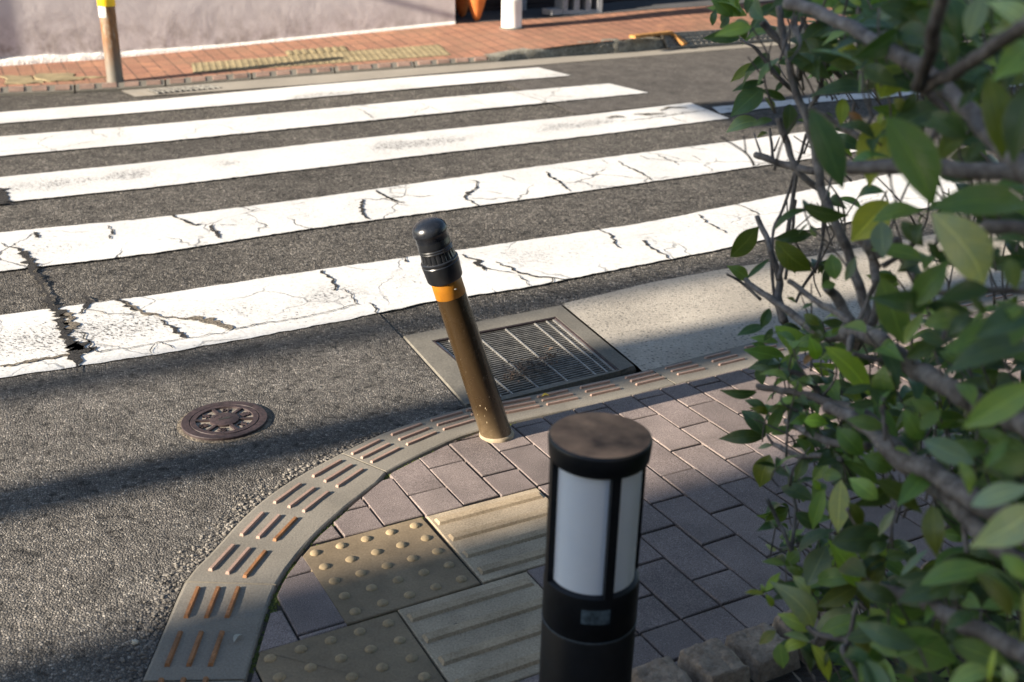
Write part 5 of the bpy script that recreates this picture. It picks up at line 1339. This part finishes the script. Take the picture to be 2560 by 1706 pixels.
# mauve wall
w0 = wb[0] - wdir * 3.0; w1 = Vector(wb[5])
house = thing('house_wall', w1, 'mauve rendered house wall with a crumbling white footing across the street', 'wall')
m = MB(); mid = (w0 + w1) / 2; Lw = (w1 - w0).dot(wdir)
m.box((mid.x + wnor.x * .1, mid.y + wnor.y * .1, 1.8), Lw / 2, .1, 2.2, (wdir, wnor, AX)); m.build('rendered_face', M['stucco'], house)
def wz(s_):
    """height of the pavement at the wall, s_ metres along it from w0"""
    for a, b in zip(wb, wb[1:]):
        sa, sb = (a - w0).dot(wdir), (b - w0).dot(wdir)
        if s_ <= sb: return lerp(a.z, b.z, max(0, (s_ - sa) / (sb - sa)))
    return wb[-1].z
m = MB(); n = int(Lw / .03)
for i in range(n + 1):
    s_ = Lw * i / n; p = w0 + wdir * s_; f = max(0, min(1, (Lw - s_ - 2.0) / 2.0)); z0 = wz(s_)
    tall = lerp(.020, .062, f) * (1 + .35 * f * noise.noise(p * 7)); dpt = lerp(.012, .045, f) * (1 + .5 * f * noise.noise(p * 11))
    e = f * .018 * noise.noise(p * 26)
    for (dn, z) in ((dpt + .01, z0 - .05), (dpt + e, z0 + tall * .4), (dpt * .6 + e, z0 + tall), (-.004, z0 + tall * 1.15 + e)):
        q = p - wnor * dn; m.v.append((q.x, q.y, z))
for i in range(n):
    for q in range(3): o = i * 4 + q; m.f.append((o, o + 4, o + 5, o + 1))
m.build('white_footing', M['footing'], house, 70)

# dark recess to the right of it
DP = .55
zp = [q.z for q in wb[5:]]
shop = thing('dark_porch', w1 + wdir * 2 + wnor * DP, 'dark slatted porch wall in shadow beyond the mauve wall', 'building')
Lp = (wb[-1] - w1).dot(wdir)
m = MB(); r0 = w1 + wnor * DP + wdir * (Lp / 2); m.box((r0.x + wnor.x * .05, r0.y + wnor.y * .05, 1.5), Lp / 2, .05, 2.0, (wdir, wnor, AX)); m.build('slatted_wall', M['dark_wood'], shop)
m = MB(); r0 = w1 + wnor * (.2 + (DP - .2) / 2) - wdir * .02; m.box((r0.x, r0.y, 1.5), .015, (DP - .2) / 2 - .003, 2.0, (wdir, wnor, AX)); m.build('return_wall', M['dark_wood'], shop)
m = MB()
for q in wb[5:]: m.v += [(q.x, q.y, q.z + .004), (q.x + wnor.x * DP, q.y + wnor.y * DP, q.z + .03)]
for i in range(len(wb) - 6): m.f.append((2 * i, 2 * i + 2, 2 * i + 3, 2 * i + 1))
m.build('porch_floor', M['porch'], shop)
def porch(px, py, back=0.0):
    q = wall_pt(px, py); q = q + wnor * back; return Vector((q.x, q.y, wz((q - w0).dot(wdir)) + .004 + .026 * back / DP))
m = MB()
for px in (1325, 1355):
    p = porch(px, 45, DP - .06); m.box((p.x, p.y, p.z + .7), .03, .025, .7, (wdir, wnor, AX))
m.build('timber_uprights', M['block'], shop)
# terracotta urns
def urn(c, s, label, ang):
    t = thing('terracotta_urn', c, label, 'urn', 'pointed terracotta urns in the porch')
    prof = [(.012, 0), (.03, .02), (.045, .06), (.075, .16), (.105, .28), (.128, .40), (.135, .47), (.12, .54), (.08, .60), (.072, .66), (.095, .70), (.085, .71), (.06, .68)]
    m = MB(); m.lathe([(r_ * s, h_ * s) for r_, h_ in prof], 32, c, cap=False); m.build('body', M['terracotta'], t, 60)
    for sgn in (-1, 1):
        m = MB(); pts = []
        for i in range(22):
            a = i / 21 * 4.2 * math.pi / 1.6; r_ = .034 * (1 - i / 26)
            h_ = .235 + r_ * math.sin(a) * 1.0; x = sgn * (.03 + r_ * math.cos(a) * .8)
            rad = .098 + (h_ - .235) * .2
            th = ang + x / .1; pts.append(c + Vector((math.cos(th) * rad * s, math.sin(th) * rad * s, h_ * s)))
        m.tube(pts, .0065 * s, 6); m.build('scroll', M['terracotta'], t, 179)
    for sgn in (-1, 1):
        m = MB(); th = ang + math.pi / 2 * sgn; d = Vector((math.cos(th), math.sin(th), 0))
        m.tube(smooth_line([c + d * .12 * s + Vector((0, 0, .5 * s)), c + d * .17 * s + Vector((0, 0, .56 * s)), c + d * .15 * s + Vector((0, 0, .66 * s)), c + d * .08 * s + Vector((0, 0, .67 * s))], 5), .014 * s, 8); m.build('handle', M['terracotta'], t, 179)
ua = math.atan2(-1, -.05)
uc = porch(1197, 56, .06); urn(uc, 1.1, 'bright orange pointed terracotta urn standing in the dark porch', ua)
uc = porch(1182, 57, .30); urn(uc, 1.1, 'darker terracotta urn half hidden behind the bright orange one', ua)

# white pipe post
wp = fhit(1279, 70); tw_ = thing('white_pipe_post', wp, 'thick white plastic pipe standing on the red bricks before the porch', 'pipe')
m = MB(); m.lathe([(.089, -.02), (.089, .235), (.0895, .236)], 36, wp, cap=False); m.build('pipe_sleeve', M['white_pipe'], tw_, 40)
m = MB(); m.lathe([(.0895, .236), (.085, .2362), (.085, 2.6)], 36, wp); m.build('pipe', M['white_pipe'], tw_, 40)
m = MB(); m.lathe([(.11, -.01), (.105, .004), (.089, .008)], 24, wp, cap=False); m.build('mortar_base', M['drain_conc'], tw_, 40)

# cinder block
cb = porch(1462, 38, .05); t = thing('cinder_block', cb, 'grey hollow cinder block lying on its side in the porch shadow', 'cinder block')
m = MB(); bw, bh, bd = .20, .19, .10
xs = [-bw, -bw * .72, -bw * .40, -bw * .16, bw * .16, bw * .40, bw * .72, bw]
xs = [-.20, -.150, -.085, -.032, .032, .085, .150, .20]
def bb(x0, x1, z0, z1):
    p = cb + wdir * ((x0 + x1) / 2) + wnor * bd; m.box((p.x, p.y, cb.z + (z0 + z1) / 2), (x1 - x0) / 2 - .0005, bd / 1, (z1 - z0) / 2, (wdir, wnor, AX))
bb(-.20, .20, 0, .035); bb(-.20, .20, .155, .19)
for a, b in ((-.20, -.150), (-.085, -.032), (.032, .085), (.150, .20)): bb(a, b, .035, .155)
m.build('block_body', M['block'], t)
m = MB(); p = cb - wdir * .26 + wnor * .06; m.box((p.x, p.y, cb.z + .025), .09, .07, .025, ((wdir + wnor * .3).normalized(), (wnor - wdir * .3).normalized(), AX)); tag(m.build('broken_block', M['block']), 'flat broken piece of grey block left of the cinder block', 'block')

# rusty kerb ramp grating
r_pts = [G(1600, 126, .015), G(1940, 100, .015), G(1960, 68, .115), G(1640, 88, .115)]
r_pts = [G(1672, 119, .115), G(2400, 66, .115), G(2330, 46, .215), G(1655, 86, .215)]
c = sum(r_pts, Vector()) / 4; ramp = thing('kerb_ramp', c, 'rusty perforated steel ramp against the far kerb behind the twigs', 'ramp')
m = MB()
def rp(u, v): return r_pts[0].lerp(r_pts[1], u).lerp(r_pts[3].lerp(r_pts[2], u), v)
for v in (.02, .3, .55, .78, .98):
    a, b = rp(0, v), rp(1, v); d = (b - a).normalized(); n_ = Vector((-d.y, d.x, 0)).normalized(); m.box((a + b) / 2, (b - a).length / 2, .015, .012, (d, n_, d.cross(n_)))
m.build('ramp_rails', M['galv_dirty'], ramp)
m = MB()
for i in range(60):
    u = i / 60; a, b = rp(u, 0), rp(min(1, u + .004), 1); d = (b - a).normalized(); n_ = Vector((-d.y, d.x, 0)).normalized(); m.box((a + b) / 2 + Vector((0, 0, -.004)), (b - a).length / 2, .012, .009, (d, n_, d.cross(n_)))
m.build('ramp_slats', M['gutter_far'], ramp)
m = MB()
for a, b in ((G(1580, 97, .212), G(1675, 86, .212)), (G(1675, 86, .212), G(1690, 96, .18)), (G(1690, 96, .18), G(1712, 116, .12))):
    d = (b - a).normalized(); n_ = Vector((-d.y, d.x, 0)).normalized(); m.box((a + b) / 2 + Vector((0, 0, .016)), (b - a).length / 2, .035, .012, (d, n_, d.cross(n_)))
m.build('rusty_edge', M['rust'], ramp)

# ------------------------------------------------------------------ things outside the frame that shade the street
def shade_pt(p, dist): return p + Vector((-SH.x, -SH.y, 0)) * dist
# building: its corner shades the near pavement
cor = shade_pt(SH * -.1 + SN * 1.945, 14.0)
bl = thing('apartment_building', cor, 'grey plastered apartment building standing left of the picture, shading the corner', 'building')
bu, bv = -SN, -SH
m = MB(); bc = cor + bu * 9 + bv * 4; m.box((bc.x, bc.y, 3.9), 9, 4, 4.2, (bu, bv, AX)); m.build('wall', M['plaster'], bl)
for fl_ in range(3):
    for wx in range(5):
        c = cor + bu * (1.8 + 3.4 * wx) - bv * .02; m = MB(); m.box((c.x, c.y, 1.6 + 2.5 * fl_), .8, .03, .6, (bu, bv, AX)); m.build('window', M['glass'], bl)
def pole(p, r0, r1, h, label):
    t = thing('utility_pole', p, label, 'utility pole', 'utility poles left of the picture')
    m = MB(); m.lathe([(r0, -.2), (r0, 0), (r1, h)], 20, p); m.build('shaft', M['concrete_pole'], t, 40)
    m = MB(); q = p + Vector((0, 0, h - .5)); m.box(q, .9, .04, .05, (SN, SH, AX)); m.build('crossarm', M['galv_dirty'], t)
    return t
p4 = (Vector((-1.2, 2.235, 0)) + Vector((-.27, 2.742, 0))) / 2
tp_ = pole(shade_pt(SH * .3 + SN * 2.56, 10.5), .098, .080, 10.5, 'concrete utility pole by the building corner, throwing the dark band past the manhole')
pq = shade_pt(SH * .3 + SN * 2.56, 10.5); m = MB(); m.box(pq + SN * .12 + AX * 5.52, .11, .14, .92, (SN, SH, AX)); m.build('shadow_box', M['galv_dirty'], tp_)  # unseen box added to the pole to widen its shadow over the gutter
pole(shade_pt((Vector((-1.49, 2.93, 0)) + Vector((-.70, 3.21, 0))) / 2, 21.0), .088, .07, 13, 'thin utility pole farther off, throwing the faint band below the crossing')
def fill_blocker_house(name, label, c, hx, hy, h, ang=0.0):  # unseen houses added to cut sky fill from behind and right
    t = thing(name, (c[0], c[1], 0), label, 'light-blocking house')
    X_, Y_ = Vector((math.cos(ang), math.sin(ang), 0)), Vector((-math.sin(ang), math.cos(ang), 0)); c = Vector((c[0], c[1], 0))
    m = MB(); m.box(c + AX * (h / 2 - .15), hx, hy, h / 2 + .15, (X_, Y_, AX)); m.build('wall', M['plaster'], t)
    m = MB(); m.box(c + AX * (h + .08), hx + .3, hy + .3, .08, (X_, Y_, AX)); m.build('roof', M['galv_dirty'], t)
    for q in range(3):
        m = MB(); m.box(c - X_ * (hx * .6 - hx * .6 * q) + Y_ * (hy + .02) + AX * 1.6, .6, .03, .5, (X_, Y_, AX)); m.build('window', M['glass'], t)
fill_blocker_house('light-blocking house', 'unseen grey house added behind the viewpoint to block sky fill', (-.5, -10.5), 6.0, 4.0, 4.5, R(4))
fill_blocker_house('light-blocking house', 'unseen grey house added right of the planting bed to block sky fill', (9.4, -2.4), 4.6, 3.6, 6.5, R(24))
# unseen sign on an arm, added to shadow the right of the crossing
sg = shade_pt(Vector((1.9, 7.55, 0)), 13.0); arm0 = sg - SN * 4.2
t = thing('shadow_gantry', (arm0.x, arm0.y, 0), 'unseen sign board on an arm, added to shadow the right of the crossing', 'sign')
zs = math.tan(SUN_EL) * 13.0
m = MB(); m.lathe([(.05, -.2), (.045, zs + .3)], 14, Vector((arm0.x, arm0.y, 0))); m.build('pole', M['galv'], t, 40)
m = MB(); a = Vector((sg.x, sg.y, zs + .1)); m.box(a + SH * 0 + Vector((0, 0, .35)), .42, .03, .72, (SN, SH, AX)); m.build('board', M['sign'], t)
m = MB(); b = Vector((arm0.x, arm0.y, zs + .2)); m.tube([b, a + SN * -.2], .03, 8); m.build('arm', M['galv'], t)
# unseen cabinet, added and rounded to cast the shadow on the wall's left
cbx = wall_pt(62, 150) + Vector((-SH.x, -SH.y, 0)) * 1.6
t = thing('shadow_cabinet', (cbx.x, cbx.y, .05), 'unseen rounded cabinet added left of the picture to shadow the mauve wall', 'cabinet')
m = MB(); prof2 = []
hw, ht = .34, 1.22
out = []
for i in range(13): a = math.pi * i / 12; out.append((hw * math.cos(a), ht - hw * .75 + hw * .75 * math.sin(a)))
out = [(hw, .0)] + out + [(-hw, 0)]
cc = cbx + SN * hw
vs = [cc + SN * x + SH * s + Vector((0, 0, .05 + z)) for s in (-.15, .15) for x, z in out]; n = len(out)
m.add(vs, [tuple(range(n)), tuple(reversed(range(n, 2 * n)))] + [(i, i + n, (i + 1) % n + n, (i + 1) % n) for i in range(n)])
m.build('cabinet_body', M['galv_dirty'], t, 40)
# unseen cable with free ends, added for the shadow line on the wall
wa, wb_ = wall_pt(960, -6), wall_pt(1136, 42)
ca = wa + (wa - wb_) * 1.0 + TO_SUN * 4.2; cb2 = wb_ + (wb_ - wa) * .25 + TO_SUN * 4.2
m = MB(); m.tube([ca, ca.lerp(cb2, .5) + Vector((0, 0, -.01)), cb2], .019, 8); tag(m.build('shadow_cable', M['lamp_black'], None, 179), 'unseen black cable added above the far pavement to shadow the mauve wall', 'cable')
